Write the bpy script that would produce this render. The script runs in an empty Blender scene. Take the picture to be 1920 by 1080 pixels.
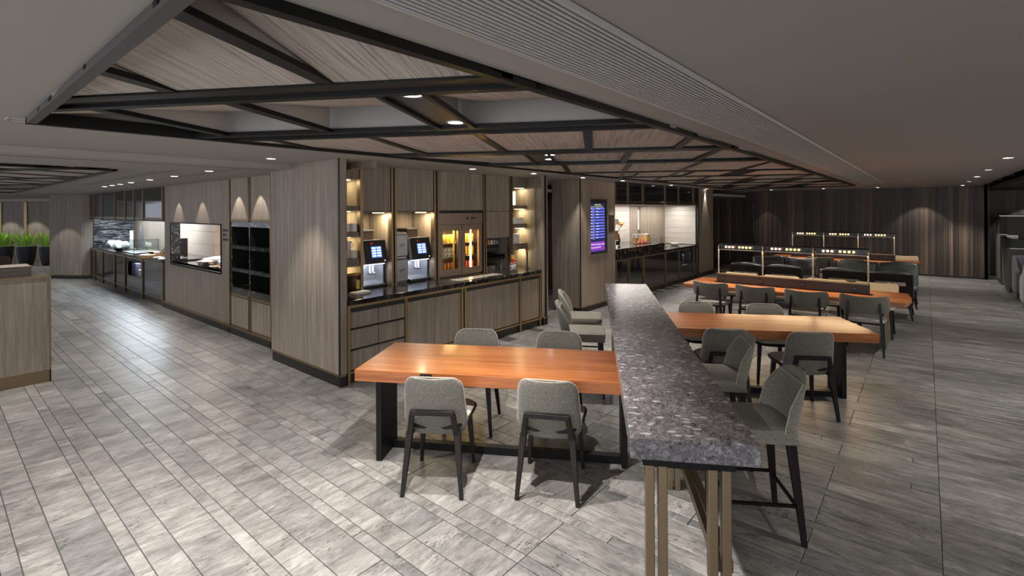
import bpy, math, random
from math import sin, cos, pi, radians, sqrt
from mathutils import Matrix, Vector, Euler
random.seed(7)
D = bpy.data
COL = bpy.context.scene.collection
SC = bpy.context.scene
# ---------------------------------------------------------------- camera
F, CY, YAW, PIT, ROL, CH = 926.73, 392.98, radians(39.956), radians(0.0404), radians(-0.3336), 1.95
fw0 = Vector((-sin(YAW), cos(YAW), 0)); rt0 = Vector((cos(YAW), sin(YAW), 0)); up0 = Vector((0, 0, 1))
FW = fw0*cos(PIT)+up0*sin(PIT); U2 = up0*cos(PIT)-fw0*sin(PIT)
RT = rt0*cos(ROL)+U2*sin(ROL); UP = U2*cos(ROL)-rt0*sin(ROL)
cd = D.cameras.new('camera'); cam = D.objects.new('camera', cd); COL.objects.link(cam)
cam.matrix_world = Matrix(((RT.x, UP.x, -FW.x, 0), (RT.y, UP.y, -FW.y, 0), (RT.z, UP.z, -FW.z, CH), (0, 0, 0, 1)))
cd.sensor_width = 36; cd.lens = F*36/1920; cd.shift_y = -(540-CY)/1920; cd.clip_start = .05; cd.clip_end = 200
SC.camera = cam
def proj(x, y, z):
    d = Vector((x, y, z-CH)); w = d.dot(FW)
    return (960+F*d.dot(RT)/w, CY-F*d.dot(UP)/w, w) if w > .05 else (-9999, -9999, w)
# ---------------------------------------------------------------- world, lights, exposure
W = D.worlds.new('world'); SC.world = W; W.use_nodes = True
W.node_tree.nodes['Background'].inputs[0].default_value = (.80, .87, 1, 1)
W.node_tree.nodes['Background'].inputs[1].default_value = .5
SC.view_settings.view_transform = 'Standard'; SC.view_settings.look = 'None'
SC.view_settings.gamma = 1; SC.view_settings.use_curve_mapping = False
SC.view_settings.exposure = 1.0
def area(name, loc, rot, sx, sy, power, color=(1, 1, 1), spread=pi):
    l = D.lights.new(name, 'AREA'); l.shape = 'RECTANGLE'; l.size = sx; l.size_y = sy; l.energy = power; l.color = color; l.spread = spread
    o = D.objects.new(name, l); COL.objects.link(o); o.location = loc; o.rotation_euler = rot; return o
def spot(name, loc, power, angle=80, blend=.6, color=(1, .96, .91), rad=.02, rot=(0, 0, 0), parent=None):
    l = D.lights.new(name, 'SPOT'); l.energy = power; l.spot_size = radians(angle); l.spot_blend = blend; l.color = color; l.shadow_soft_size = rad
    o = D.objects.new(name, l); COL.objects.link(o); o.location = loc; o.rotation_euler = rot; o.parent = parent; return o
area('rear_fill', (1.0, -3.4, 1.5), (radians(90), 0, radians(8)), 7, 2.0, 90, (.92, .96, 1))  # unseen soft fill behind the camera, added to brighten the room
area('hall_fill', (-9, -3.4, 1.6), (radians(90), 0, 0), 8, 1.8, 45, (.95, .97, 1))  # added fill for the left hall, no fixture of its own
area('lounge_light', (4.6, 8, 1.5), (radians(90), 0, radians(90)), 10, 1.8, 60, (1, .95, .88))  # added warm fill from the right, out of view
# ---------------------------------------------------------------- helpers
class MB:
    def __init__(s): s.v = []; s.f = []
    def add(s, vs, fs):
        n = len(s.v); s.v += [tuple(p) for p in vs]; s.f += [tuple(i+n for i in f) for f in fs]; return s
    def box(s, x0, y0, z0, x1, y1, z1):
        if x0 > x1: x0, x1 = x1, x0
        if y0 > y1: y0, y1 = y1, y0
        if z0 > z1: z0, z1 = z1, z0
        return s.add([(x0, y0, z0), (x1, y0, z0), (x1, y1, z0), (x0, y1, z0), (x0, y0, z1), (x1, y0, z1), (x1, y1, z1), (x0, y1, z1)],
                     [(0, 3, 2, 1), (4, 5, 6, 7), (0, 1, 5, 4), (1, 2, 6, 5), (2, 3, 7, 6), (3, 0, 4, 7)])
    def prism(s, poly, z0, z1):
        a = sum(poly[i][0]*poly[(i+1) % len(poly)][1]-poly[(i+1) % len(poly)][0]*poly[i][1] for i in range(len(poly)))
        if a < 0: poly = poly[::-1]
        n = len(poly); vs = [(x, y, z0) for x, y in poly]+[(x, y, z1) for x, y in poly]
        return s.add(vs, [tuple(range(n-1, -1, -1)), tuple(range(n, 2*n))]+[(i, (i+1) % n, (i+1) % n+n, i+n) for i in range(n)])
    def bar(s, p, q, w, h=None, w2=None, h2=None, up=(0, 0, 1)):
        h = h or w; w2 = w2 or w; h2 = h2 or (h*w2/w)
        p = Vector(p); q = Vector(q); d = (q-p).normalized(); u = Vector(up)
        if abs(d.dot(u)) > .9: u = Vector((0, 1, 0))
        a = d.cross(u).normalized(); b = a.cross(d)
        vs = []
        for c, ww, hh in ((p, w, h), (q, w2, h2)):
            for i, j in ((-1, -1), (1, -1), (1, 1), (-1, 1)): vs.append(c+a*i*ww/2+b*j*hh/2)
        return s.add(vs, [(0, 3, 2, 1), (4, 5, 6, 7), (0, 1, 5, 4), (1, 2, 6, 5), (2, 3, 7, 6), (3, 0, 4, 7)])
    def tube(s, pts, r, n=10):
        pts = [Vector(p) for p in pts]; vs = []; fs = []
        for i, p in enumerate(pts):
            d = (pts[min(i+1, len(pts)-1)]-pts[max(i-1, 0)]).normalized()
            u = Vector((0, 0, 1)) if abs(d.z) < .9 else Vector((0, 1, 0))
            a = d.cross(u).normalized(); b = a.cross(d)
            for k in range(n): vs.append(p+(a*cos(2*pi*k/n)+b*sin(2*pi*k/n))*r)
        for i in range(len(pts)-1):
            for k in range(n): fs.append((i*n+k, i*n+(k+1) % n, (i+1)*n+(k+1) % n, (i+1)*n+k))
        fs += [tuple(range(n)), tuple(range(len(vs)-1, len(vs)-n-1, -1))]
        return s.add(vs, fs)
    def lathe(s, prof, n=20, c=(0, 0, 0)):
        vs = []; fs = []
        for r, z in prof:
            for k in range(n): vs.append((c[0]+r*cos(2*pi*k/n), c[1]+r*sin(2*pi*k/n), c[2]+z))
        for i in range(len(prof)-1):
            for k in range(n): fs.append((i*n+k, i*n+(k+1) % n, (i+1)*n+(k+1) % n, (i+1)*n+k))
        fs += [tuple(range(n-1, -1, -1)), tuple(range(len(vs)-n, len(vs)))]
        return s.add(vs, fs)
    def pad(s, w, h, t, r, fn, nx=12, ny=12, p=5, taper=0):
        ys = [-h/2*cos(pi*j/ny) for j in range(ny+1)]; xs = [-cos(pi*i/nx) for i in range(nx+1)]
        def hw(y):
            e = abs(y)-(h/2-r); b = w/2*(1+taper*y/h)
            return b if e <= 0 else b-r+sqrt(max(0, r*r-e*e))
        def pr(a): return (1-min(1, abs(a))**p)**(1/p)
        vs = []; fs = []
        for sg in (1, -1):
            for j, y in enumerate(ys):
                for i, x in enumerate(xs):
                    vs.append(fn(x*hw(y), y, sg*t/2*pr(x)*pr(2*y/h)))
        N = (nx+1)*(ny+1)
        for j in range(ny):
            for i in range(nx):
                a = j*(nx+1)+i; fs.append((a, a+1, a+nx+2, a+nx+1)); fs.append((N+a, N+a+nx+1, N+a+nx+2, N+a+1))
        return s.add(vs, fs)
    def build(s, name, mat, parent=None, loc=(0, 0, 0), rz=0, bevel=0, smooth=False, mesh=None):
        me = D.meshes.new(name); me.from_pydata(s.v, [], s.f); me.materials.append(M[mat]); me.update()
        if smooth:
            import bmesh
            bm = bmesh.new(); bm.from_mesh(me); bmesh.ops.remove_doubles(bm, verts=bm.verts, dist=1e-5); bmesh.ops.recalc_face_normals(bm, faces=bm.faces); bm.to_mesh(me); bm.free()
            me.polygons.foreach_set('use_smooth', [True]*len(me.polygons)); me.set_sharp_from_angle(angle=radians(40))
        o = D.objects.new(name, me); COL.objects.link(o); o.parent = parent; o.location = loc; o.rotation_euler = (0, 0, rz)
        if bevel:
            m = o.modifiers.new('bevel', 'BEVEL'); m.width = bevel; m.segments = 2; m.limit_method = 'ANGLE'
        return o
def B(*a): return MB().box(*a)
def thing(name, label, cat, loc=(0, 0, 0), rz=0, group=None):
    o = D.objects.new(name, None); COL.objects.link(o); o.location = loc; o.rotation_euler = (0, 0, rz); o.empty_display_size = .1
    return tag(o, label, cat, group)
def tag(o, label, cat, group=None):
    o['label'] = label; o['category'] = cat
    if group: o['group'] = group
    return o
def struct(o, label=None):
    o['kind'] = 'structure'
    if label: o['label'] = label
    return o
def croot(name, kids_kind=None):
    o = D.objects.new(name, None); COL.objects.link(o); o['kind'] = 'structure'; return o
def dup(root, loc, rz, label=None, group=None):
    def cp(o, par):
        c = o.copy(); COL.objects.link(c); c.parent = par
        for ch in list(o.children): cp(ch, c)
        return c
    r = cp(root, None); r.location = loc; r.rotation_euler = (0, 0, rz)
    if label: r['label'] = label
    if group: r['group'] = group
    return r
def text(body, size, loc, rot, mat, parent, name, ext=.001, align='LEFT'):
    cu = D.curves.new(name, 'FONT'); cu.body = body; cu.size = size; cu.extrude = ext; cu.align_x = align; cu.resolution_u = 2
    t = D.objects.new('tmp', cu); COL.objects.link(t); dg = bpy.context.evaluated_depsgraph_get(); dg.update()
    me = D.meshes.new_from_object(t.evaluated_get(dg)); D.objects.remove(t); me.materials.clear(); me.materials.append(M[mat])
    o = D.objects.new(name, me); COL.objects.link(o); o.parent = parent; o.location = loc; o.rotation_euler = rot; return o
# ---------------------------------------------------------------- materials
M = {}
class NT:
    def __init__(s, name):
        s.m = D.materials.new(name); s.m.use_nodes = True; s.t = s.m.node_tree; s.b = s.t.nodes['Principled BSDF']; M[name] = s.m
    def n(s, typ, **k):
        x = s.t.nodes.new(typ)
        for a, v in k.items(): setattr(x, a, v)
        return x
    def l(s, a, b): s.t.links.new(a, b)
    def set(s, **k):
        for a, v in k.items():
            i = s.b.inputs[a.replace('_', ' ')]
            i.default_value = (*v, 1) if isinstance(v, tuple) and len(v) == 3 else v
    def coord(s, scale, rnd=0.0, which='Object'):
        tc = s.n('ShaderNodeTexCoord'); src = tc.outputs[which]
        if rnd:
            oi = s.n('ShaderNodeObjectInfo'); mm = s.n('ShaderNodeMath', operation='MULTIPLY'); mm.inputs[1].default_value = rnd; s.l(oi.outputs['Random'], mm.inputs[0])
            ad = s.n('ShaderNodeVectorMath', operation='ADD'); s.l(src, ad.inputs[0]); s.l(mm.outputs[0], ad.inputs[1]); src = ad.outputs[0]
        mp = s.n('ShaderNodeMapping'); mp.inputs['Scale'].default_value = scale; s.l(src, mp.inputs['Vector']); return mp.outputs[0]
    def noise(s, vec, scale=1, detail=4, rough=.55, dist=0):
        x = s.n('ShaderNodeTexNoise'); x.inputs['Scale'].default_value = scale; x.inputs['Detail'].default_value = detail; x.inputs['Roughness'].default_value = rough; x.inputs['Distortion'].default_value = dist
        s.l(vec, x.inputs['Vector']); return x.outputs['Fac']
    def ramp(s, fac, stops):
        x = s.n('ShaderNodeValToRGB'); e = x.color_ramp.elements
        while len(e) < len(stops): e.new(.5)
        for i, (p, c) in enumerate(stops): e[i].position = p; e[i].color = (*c, 1) if len(c) == 3 else c
        s.l(fac, x.inputs[0]); return x.outputs[0]
    def mix(s, fac, a, b, mode='MIX'):
        x = s.n('ShaderNodeMix', data_type='RGBA', blend_type=mode)
        for i, v in ((0, fac), (6, a), (7, b)):
            if hasattr(v, 'links'): s.l(v, x.inputs[i])
            else: x.inputs[i].default_value = v if i == 0 else (*v, 1)
        return x.outputs[2]
    def bump(s, h, strength=.2, dist=.01):
        x = s.n('ShaderNodeBump'); x.inputs['Strength'].default_value = strength; x.inputs['Distance'].default_value = dist
        s.l(h, x.inputs['Height']); s.l(x.outputs[0], s.b.inputs['Normal'])
def plain(name, c, rough=.5, metal=0.0, **k):
    t = NT(name); t.set(Base_Color=c, Roughness=rough, Metallic=metal, **k); return t
def wood(name, c0, c1, c2, scale, rough=.45, fine=6, bump=.08, rnd=37.0, coat=0):
    t = NT(name); v = t.coord(scale, rnd); a = t.noise(v, 1, 5, .6, .4)
    v2 = t.coord(tuple(x*fine for x in scale), rnd); b = t.noise(v2, 1, 3, .6)
    col = t.ramp(a, [(.25, c0), (.5, c1), (.75, c2)]); col = t.mix(.5, col, t.ramp(b, [(.3, (.55, .55, .55)), (.7, (1.25, 1.25, 1.25))]), 'MULTIPLY')
    t.l(col, t.b.inputs['Base Color']); t.set(Roughness=rough); t.bump(b, bump)
    if coat: t.set(Coat_Weight=coat, Coat_Roughness=.12)
    return t
wood('oak', (.185, .145, .11), (.26, .21, .165), (.36, .305, .25), (20, 20, .8), .5, 5)
wood('oak_shelf', (.15, .12, .10), (.21, .17, .14), (.28, .235, .2), (9, 2, 9), .5, 5)
wood('teak', (.17, .048, .015), (.32, .104, .030), (.44, .165, .052), (.8, 15, 15), .33, 6, .03, coat=.2)
wood('black_wood', (.006, .0045, .004), (.010, .0075, .0065), (.015, .011, .009), (9, 9, 1), .42, 5); M['black_wood'].node_tree.nodes['Principled BSDF'].inputs['Specular IOR Level'].default_value = .3
wood('divider_wood', (.018, .012, .010), (.024, .017, .015), (.034, .024, .021), (1, 9, 9), .4, 5)
wood('door_wood', (.035, .02, .015), (.05, .03, .022), (.065, .04, .03), (9, 9, .6), .4, 5)
wood('pale_lid', (.45, .25, .09), (.58, .34, .13), (.66, .42, .18), (6, 20, 20), .4)
# dark panelled wall with uneven vertical bands
t = NT('dark_cladding'); v = t.coord((11, 11, .10)); a = t.noise(v, 1, 3, .6); v2 = t.coord((40, 40, .7)); b = t.noise(v2, 1, 4, .6)
col = t.ramp(a, [(.3, (.030, .024, .022)), (.45, (.085, .065, .054)), (.52, (.035, .028, .025)), (.62, (.12, .09, .07)), (.7, (.05, .04, .035))])
col = t.mix(.7, col, t.ramp(b, [(.3, (.5, .5, .5)), (.7, (1.5, 1.45, 1.4))]), 'MULTIPLY'); oi = t.n('ShaderNodeObjectInfo'); col = t.mix(1, col, t.ramp(oi.outputs['Random'], [(0, (.45, .44, .44)), (.4, (.8, .78, .76)), (.75, (1.15, 1.08, 1.0)), (1, (1.9, 1.7, 1.5))]), 'MULTIPLY')
t.l(col, t.b.inputs['Base Color']); t.set(Roughness=.5); t.bump(b, .08)
plain('brass', (.36, .26, .14), .34, .95); plain('brass_dull', (.27, .2, .125), .42, .9)
plain('black_kick', (.012, .011, .01), .4); plain('lamp_post_metal', (.5, .43, .35), .3, .9); plain('black_metal', (.003, .003, .0033), .45, .0, Specular_IOR_Level=.25); plain('frame_grey', (.05, .047, .045), .45); plain('black_plastic', (.012, .012, .012), .3)
plain('channel_brown', (.03, .024, .02), .35, .3)
plain('charcoal', (.028, .026, .024), .45)
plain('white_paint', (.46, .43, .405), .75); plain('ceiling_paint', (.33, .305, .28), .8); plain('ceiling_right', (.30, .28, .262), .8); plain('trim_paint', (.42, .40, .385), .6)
plain('ceramic', (.85, .84, .82), .15); plain('steel', (.42, .4, .38), .32, .9); plain('brushed_bronze', (.27, .215, .18), .36, .85)
plain('silver', (.30, .305, .32), .32, .75); plain('chrome', (.7, .7, .7), .12, 1)
plain('grille_metal', (.48, .47, .46), .55, .0); plain('grille_dark', (.012, .014, .018), .8)
plain('leather_dark', (.02, .02, .02), .38); plain('leather_green', (.06, .068, .062), .42); plain('grout', (.05, .047, .045), .8)
plain('smoked_glass', (.012, .012, .014), .06, .0, Specular_IOR_Level=.9); plain('mirror_bronze', (.30, .27, .25), .06, 1)
plain('red_label', (.6, .03, .02), .4); plain('magenta', (.5, .02, .12), .5); plain('orange_can', (.75, .3, .06), .35); plain('yellow_can', (.75, .55, .1), .3, .3)
plain('white_can', (.75, .75, .72), .35); plain('red_can', (.5, .07, .04), .35); plain('magazine', (.7, .7, .68), .5); plain('book_dark', (.04, .04, .08), .5)
plain('paper', (.8, .79, .76), .6); plain('apple', (.65, .18, .13), .35); plain('bread', (.55, .33, .14), .7); plain('flower', (.85, .25, .03), .6); plain('stem', (.12, .25, .04), .6)
plain('beans', (.06, .03, .02), .35); plain('booth_grey', (.10, .095, .09), .7); plain('booth_dark', (.035, .034, .034), .6); plain('pot', (.022, .024, .028), .35)
plain('leaf', (.28, .5, .06), .4); plain('rug', (.07, .068, .066), .9); plain('white_stone', (.7, .69, .67), .25)
def glassm(name, c, rough=.03, w=1.0):
    t = NT(name); t.set(Base_Color=c, Roughness=rough, Transmission_Weight=w, IOR=1.2); return t
glassm('glass', (.93, .97, .96)); glassm('glass_amber', (.95, .75, .4))
def emis(name, c, s):
    t = NT(name); t.set(Base_Color=(.02, .02, .02), Emission_Color=c, Emission_Strength=s); return t
emis('lens', (1, .96, .9), 9); emis('lens_dim', (.9, .93, 1), 2.0); emis('screen_blue', (.01, .02, .09), .5); emis('row_blue', (.10, .11, .55), .8); emis('text_white', (.9, .9, 1), .6); emis('text_yellow', (1, .95, .35), .45)
emis('purple', (.26, .04, .50), .5); emis('display', (.03, .12, .42), .8); emis('display_key', (.62, .8, 1), 1.3); emis('cool_glow', (.75, .85, 1), 1.6); emis('spout_glow', (.45, .45, 1), 1.6)
emis('strip_warm', (1, .45, .1), 5); emis('bulb_pink', (1, .48, .28), 9); emis('bulb_yellow', (1, .62, .12), 8); emis('led_warm', (1, .78, .42), 6); emis('slot_light', (.95, 1, .72), 1.4); emis('kitchen_glow', (.75, .9, 1), 1.6)
emis('card_glow', (1, .97, .85), .9)  # emission makes the standing card look lit; it is no lamp
# floor tile
def tile_mat(name, along):
    t = NT(name)
    tc = t.n('ShaderNodeTexCoord'); at = t.n('ShaderNodeAttribute', attribute_name='rnd'); oi = t.n('ShaderNodeObjectInfo')
    ad = t.n('ShaderNodeMath', operation='ADD'); t.l(at.outputs['Fac'], ad.inputs[0]); t.l(oi.outputs['Random'], ad.inputs[1])
    fr = t.n('ShaderNodeMath', operation='FRACT'); t.l(ad.outputs[0], fr.inputs[0]); R = fr.outputs[0]
    mu = t.n('ShaderNodeMath', operation='MULTIPLY'); t.l(R, mu.inputs[0]); mu.inputs[1].default_value = 71
    va = t.n('ShaderNodeVectorMath', operation='ADD'); t.l(tc.outputs['Object'], va.inputs[0]); t.l(mu.outputs[0], va.inputs[1])
    def mp(sc):
        x = t.n('ShaderNodeMapping'); x.inputs['Scale'].default_value = sc if not along else (sc[1], sc[0], sc[2]); t.l(va.outputs[0], x.inputs[0]); return x.outputs[0]
    big = t.noise(mp((3.2, 1.6, 1)), 1.5, 5, .6, .6); st = t.noise(mp((15, 3.0, 1)), 1.3, 8, .75, .9); fine = t.noise(mp((60, 16, 1)), 1.5, 4, .75, .6)
    c1 = t.ramp(big, [(.3, (.150, .145, .139)), (.5, (.215, .208, .199)), (.72, (.295, .286, .275))])
    c2 = t.mix(.9, c1, t.ramp(st, [(.30, (.42, .415, .41)), (.5, (.98, .98, .98)), (.68, (1.5, 1.48, 1.46))]), 'MULTIPLY')
    c2 = t.mix(.6, c2, t.ramp(fine, [(.3, (.6, .6, .6)), (.5, (1, 1, 1)), (.7, (1.3, 1.3, 1.3))]), 'MULTIPLY')
    c3 = t.mix(1, c2, t.ramp(R, [(0, (.78, .79, .80)), (.3, (.93, .92, .91)), (.75, (1.03, 1.01, .99)), (1, (1.17, 1.15, 1.12))]), 'MULTIPLY')
    pit = t.noise(mp((70, 26, 1)), 1.2, 3, .7, 1); msk = t.noise(mp((1, 1, 1)), 4.1, 3)
    pc = t.ramp(pit, [(.38, (.28, .28, .28)), (.45, (1, 1, 1))]); mk = t.ramp(msk, [(.5, (0, 0, 0)), (.6, (1, 1, 1))])
    t.l(t.mix(mk, c3, t.mix(1, c3, pc, 'MULTIPLY')), t.b.inputs['Base Color'])
    t.l(t.ramp(st, [(.2, (.24, .24, .24)), (.8, (.46, .46, .46))]), t.b.inputs['Roughness']); t.bump(st, .08, .005)
tile_mat('tile', False); tile_mat('tile_along', True)
# granite of the bar
t = NT('granite'); v = t.coord((1, 1, 1)); v2 = t.coord((1, .55, 1))
a = t.noise(v2, 52, 5, .68, 1.1); b = t.noise(v, 3, 3, .5)
col = t.ramp(a, [(.36, (.025, .022, .024)), (.46, (.125, .115, .118)), (.5, (.06, .054, .057)), (.58, (.21, .20, .205)), (.64, (.10, .092, .096)), (.74, (.26, .25, .255))])
col = t.mix(.5, col, t.ramp(b, [(.35, (.7, .68, .70)), (.65, (1.4, 1.38, 1.4))]), 'MULTIPLY')
vo = t.n('ShaderNodeTexVoronoi'); vo.inputs['Scale'].default_value = 24; vo.inputs['Randomness'].default_value = 1
nv = t.n('ShaderNodeTexNoise'); nv.inputs['Scale'].default_value = 30; t.l(v, nv.inputs['Vector'])
v3 = t.coord((.75, 1.3, 1)); vm = t.n('ShaderNodeVectorMath', operation='MULTIPLY_ADD'); t.l(nv.outputs['Color'], vm.inputs[0]); vm.inputs[1].default_value = (.03, .03, .03); t.l(v3, vm.inputs[2]); t.l(vm.outputs[0], vo.inputs['Vector'])
sp = t.ramp(vo.outputs['Distance'], [(.2, (1, 1, 1)), (.42, (0, 0, 0))]); sel = t.ramp(vo.outputs['Color'], [(.5, (0, 0, 0)), (.6, (.75, .75, .75))])
ms = t.mix(1, sp, sel, 'MULTIPLY'); col = t.mix(ms, col, (.42, .41, .42)); t.l(col, t.b.inputs['Base Color']); t.set(Roughness=.22)
# black marble with white veins
t = NT('black_marble'); v = t.coord((1, 1, 1), 5.0); a = t.noise(v, 2.4, 4, .5, 1.2)
col = t.ramp(a, [(.483, (.012, .011, .011)), (.492, (.32, .31, .29)), (.500, (.012, .011, .011)), (.64, (.012, .011, .011)), (.646, (.10, .08, .065)), (.655, (.014, .011, .011))]); t.l(col, t.b.inputs['Base Color']); t.set(Roughness=.12)
t = NT('streak_marble'); v = t.coord((1, 1, 7)); a = t.noise(v, 1.6, 6, .65, 1.2)
col = t.ramp(a, [(.45, (.012, .012, .014)), (.52, (.10, .11, .12)), (.55, (.5, .55, .6)), (.58, (.03, .03, .035)), (.75, (.01, .01, .012))]); t.l(col, t.b.inputs['Base Color']); t.set(Roughness=.15)
# woven ceiling panels
t = NT('woven'); a = t.noise(t.coord((85, 1.6, 1)), 1, 4, .7); b = t.noise(t.coord((1, 1, 1)), 190, 2, .5)
col = t.ramp(a, [(.3, (.20, .17, .145)), (.48, (.44, .385, .34)), (.7, (.58, .52, .47))]); col = t.mix(.4, col, t.ramp(b, [(.3, (.75, .75, .75)), (.7, (1.2, 1.2, 1.2))]), 'MULTIPLY')
t.l(col, t.b.inputs['Base Color']); t.set(Roughness=.9); t.bump(a, .9, .012)
# fabrics
def fabric(name, c0, c1, sc=(260, 260, 90)):
    t = NT(name); a = t.noise(t.coord(sc), 1, 2, .7); b = t.noise(t.coord((sc[2], sc[2], sc[0])), 1, 2, .7)
    m = t.mix(.5, t.ramp(a, [(.3, (0, 0, 0)), (.7, (1, 1, 1))]), t.ramp(b, [(.3, (0, 0, 0)), (.7, (1, 1, 1))])); col = t.ramp(m, [(.25, c0), (.75, c1)])
    t.l(col, t.b.inputs['Base Color']); t.set(Roughness=.75, Sheen_Weight=.2); t.bump(m, .35, .002)
fabric('tweed', (.075, .068, .055), (.20, .185, .155)); fabric('tweed_light', (.26, .24, .20), (.5, .47, .42)); fabric('tweed_gold', (.12, .11, .085), (.27, .25, .2))
fabric('tweed_cream', (.42, .36, .27), (.62, .55, .43)); fabric('grey_cloth', (.12, .12, .13), (.19, .19, .21))
# pale wall tile with thin horizontal joints
t = NT('cream_tile'); a = t.noise(t.coord((1.2, 1.2, 30)), 1, 4, .6); col = t.ramp(a, [(.3, (.46, .42, .38)), (.7, (.62, .58, .53))]); t.l(col, t.b.inputs['Base Color']); t.set(Roughness=.35)
t = NT('peach_tile'); a = t.noise(t.coord((1.2, 1.2, 30)), 1, 4, .6); col = t.ramp(a, [(.3, (.50, .38, .30)), (.7, (.58, .46, .37))]); t.l(col, t.b.inputs['Base Color']); t.set(Roughness=.4)
t = NT('speckle'); a = t.noise(t.coord((1, 1, 1)), 40, 3, .7, 1.5); col = t.ramp(a, [(.45, (.75, .74, .7)), (.55, (.08, .07, .07))]); t.l(col, t.b.inputs['Base Color']); t.set(Roughness=.3, Metallic=.3)
TH = radians(30.645); CT, ST = cos(TH), sin(TH)
def XY(u, v): return (u*CT-v*ST, u*ST+v*CT)
def UV(x, y): return (x*CT+y*ST, -x*ST+y*CT)
CZ, LZ = 2.53, 2.47
ORD = ('first', 'second', 'third', 'fourth', 'fifth')
# ================================================================ SETTING
floor = struct(B(-30, -4, -.06, 7, 22, -.005).build('floor', 'grout'))
per = []; y = 2.34-.46*16
rows = []
while y < 19.8:
    rows += [(y, .225), (y+.225, .08), (y+.305, .155)]; y += .46
tiles = []
blocked = lambda x, y: (-6.4 < x < -5.1 and 3.1 < y < 6.7) or (x < -6.5 and y > 3.4) or (x < -5.2 and y > 9.2)
for ri, (y0, w) in enumerate(rows):
    x = -29.94+.6*random.choice((0, 1)); x -= random.choice((0, .15, .3)) if ri % 3 == 1 else 0
    seg = []
    while x < 6.6:
        L = random.choice((.6, 1.2, 1.2, .6, 1.2)) if x < -.6 else (1.2 if x > .0 else None)
        if L is None: L = .06-x if .06-x <= 1.25 else .6
        if x < .06 < x+L: L = .06-x
        if L > .12 and not blocked(x+L/2, y0+w/2): tiles.append((x, y0, L, w))
        x += L
def tsize(tl):
    cx, cy = tl[0]+tl[2]/2, tl[1]+tl[3]/2; px, py, d = proj(cx, cy, 0)
    return tl[2]*tl[3]*1.95/d**3 if d > .4 and -150 < px < 2070 and 380 < py < 1200 else 0
tiles.sort(key=lambda q: -tsize(q))
cache = {}
for tl in tiles[:298]:
    k = (round(tl[2], 2), tl[3])
    o = None
    k = (*k, tl[0]+tl[2]/2 > -1.2)
    if k not in cache:
        g = .0025; l, w = k[0]/2-g, k[1]/2-g; e = .0015
        m = MB(); m.add([(-l, -w, -.005), (l, -w, -.005), (l, w, -.005), (-l, w, -.005), (-l, -w, -e), (l, -w, -e), (l, w, -e), (-l, w, -e), (-l+e, -w+e, 0), (l-e, -w+e, 0), (l-e, w-e, 0), (-l+e, w-e, 0)],
              [(0, 1, 5, 4), (1, 2, 6, 5), (2, 3, 7, 6), (3, 0, 4, 7), (4, 5, 9, 8), (5, 6, 10, 9), (6, 7, 11, 10), (7, 4, 8, 11), (8, 9, 10, 11)])
        o = m.build('floor_tile', 'tile_along' if k[2] else 'tile', floor); cache[k] = o.data
    else:
        o = D.objects.new('floor_tile', cache[k]); COL.objects.link(o); o.parent = floor
    o.location = (tl[0]+tl[2]/2, tl[1]+tl[3]/2, 0)
for along in (False, True):
    m = MB(); rv = []
    for tl in tiles[298:]:
        if (tl[0]+tl[2]/2 > -1.2) != along: continue
        g = .0025; m.box(tl[0]+g, tl[1]+g, -.02, tl[0]+tl[2]-g, tl[1]+tl[3]-g, 0); r = random.random(); rv += [r]*8
    fo = m.build('floor_tiling', 'tile_along' if along else 'tile', floor); fo['kind'] = 'stuff'
    a = fo.data.attributes.new('rnd', 'FLOAT', 'POINT'); a.data.foreach_set('value', rv)
# ceilings
FX0, FX1, FY0, FY1 = -4.24, -1.35, .41, 15.0
m = MB(); m.box(-6.03, -4, CZ, FX0, 18.6, CZ+.4); m.box(FX0, -4, CZ, FX1, FY0, CZ+.4); m.box(FX0, FY1, CZ, FX1, 18.6, CZ+.4)
m.box(FX1, -4, CZ, -1.13, 18.6, CZ+.4); m.box(-1.13, 14.4, CZ, -.76, 18.6, CZ+.4); m.box(-8.5, 6.9, CZ, -6.03, 19.5, CZ+.4)
cl = struct(m.build('ceiling', 'ceiling_paint'))
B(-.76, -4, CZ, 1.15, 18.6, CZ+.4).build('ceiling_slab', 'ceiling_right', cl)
B(FX0-.1, FY0-.1, 2.95, FX1+.1, FY1+.1, 3.0).build('recess_top', 'white_paint', cl)
m = MB(); m.box(-7.5, -4, LZ, -6.03, 3.3, LZ+.5); m.box(-30, 1.5, LZ, -7.5, 4.8, LZ+.5); m.box(-30, -4, LZ, -17.2, 1.5, LZ+.5)
cl2 = struct(m.build('ceiling_lower', 'ceiling_paint'))
B(-17.3, -4, 2.75, -7.4, 1.6, 2.8).build('recess_top', 'white_paint', cl2)
struct(B(1.3, -4, 2.42, 7, 20, 2.5).build('ceiling_bulkhead', 'charcoal'))
m = B(1.15, -4, 2.70, 7, 20, 2.75)  # slot top extended unseen over the bulkhead to block leaking world light
for k in range(9): m.box(1.15, 1.5+k*2, 2.55, 1.3, 1.56+k*2, 2.7)
struct(m.build('ceiling_slot', 'charcoal'))
struct(MB().box(-1.13, -4, 2.545, -.76, 14.4, 2.66).box(-1.14, -4, 2.53, -1.13, 14.4, 2.66).box(-.76, -4, 2.53, -.75, 14.4, 2.66).build('trim_grille_box', 'grille_dark'))
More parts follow.
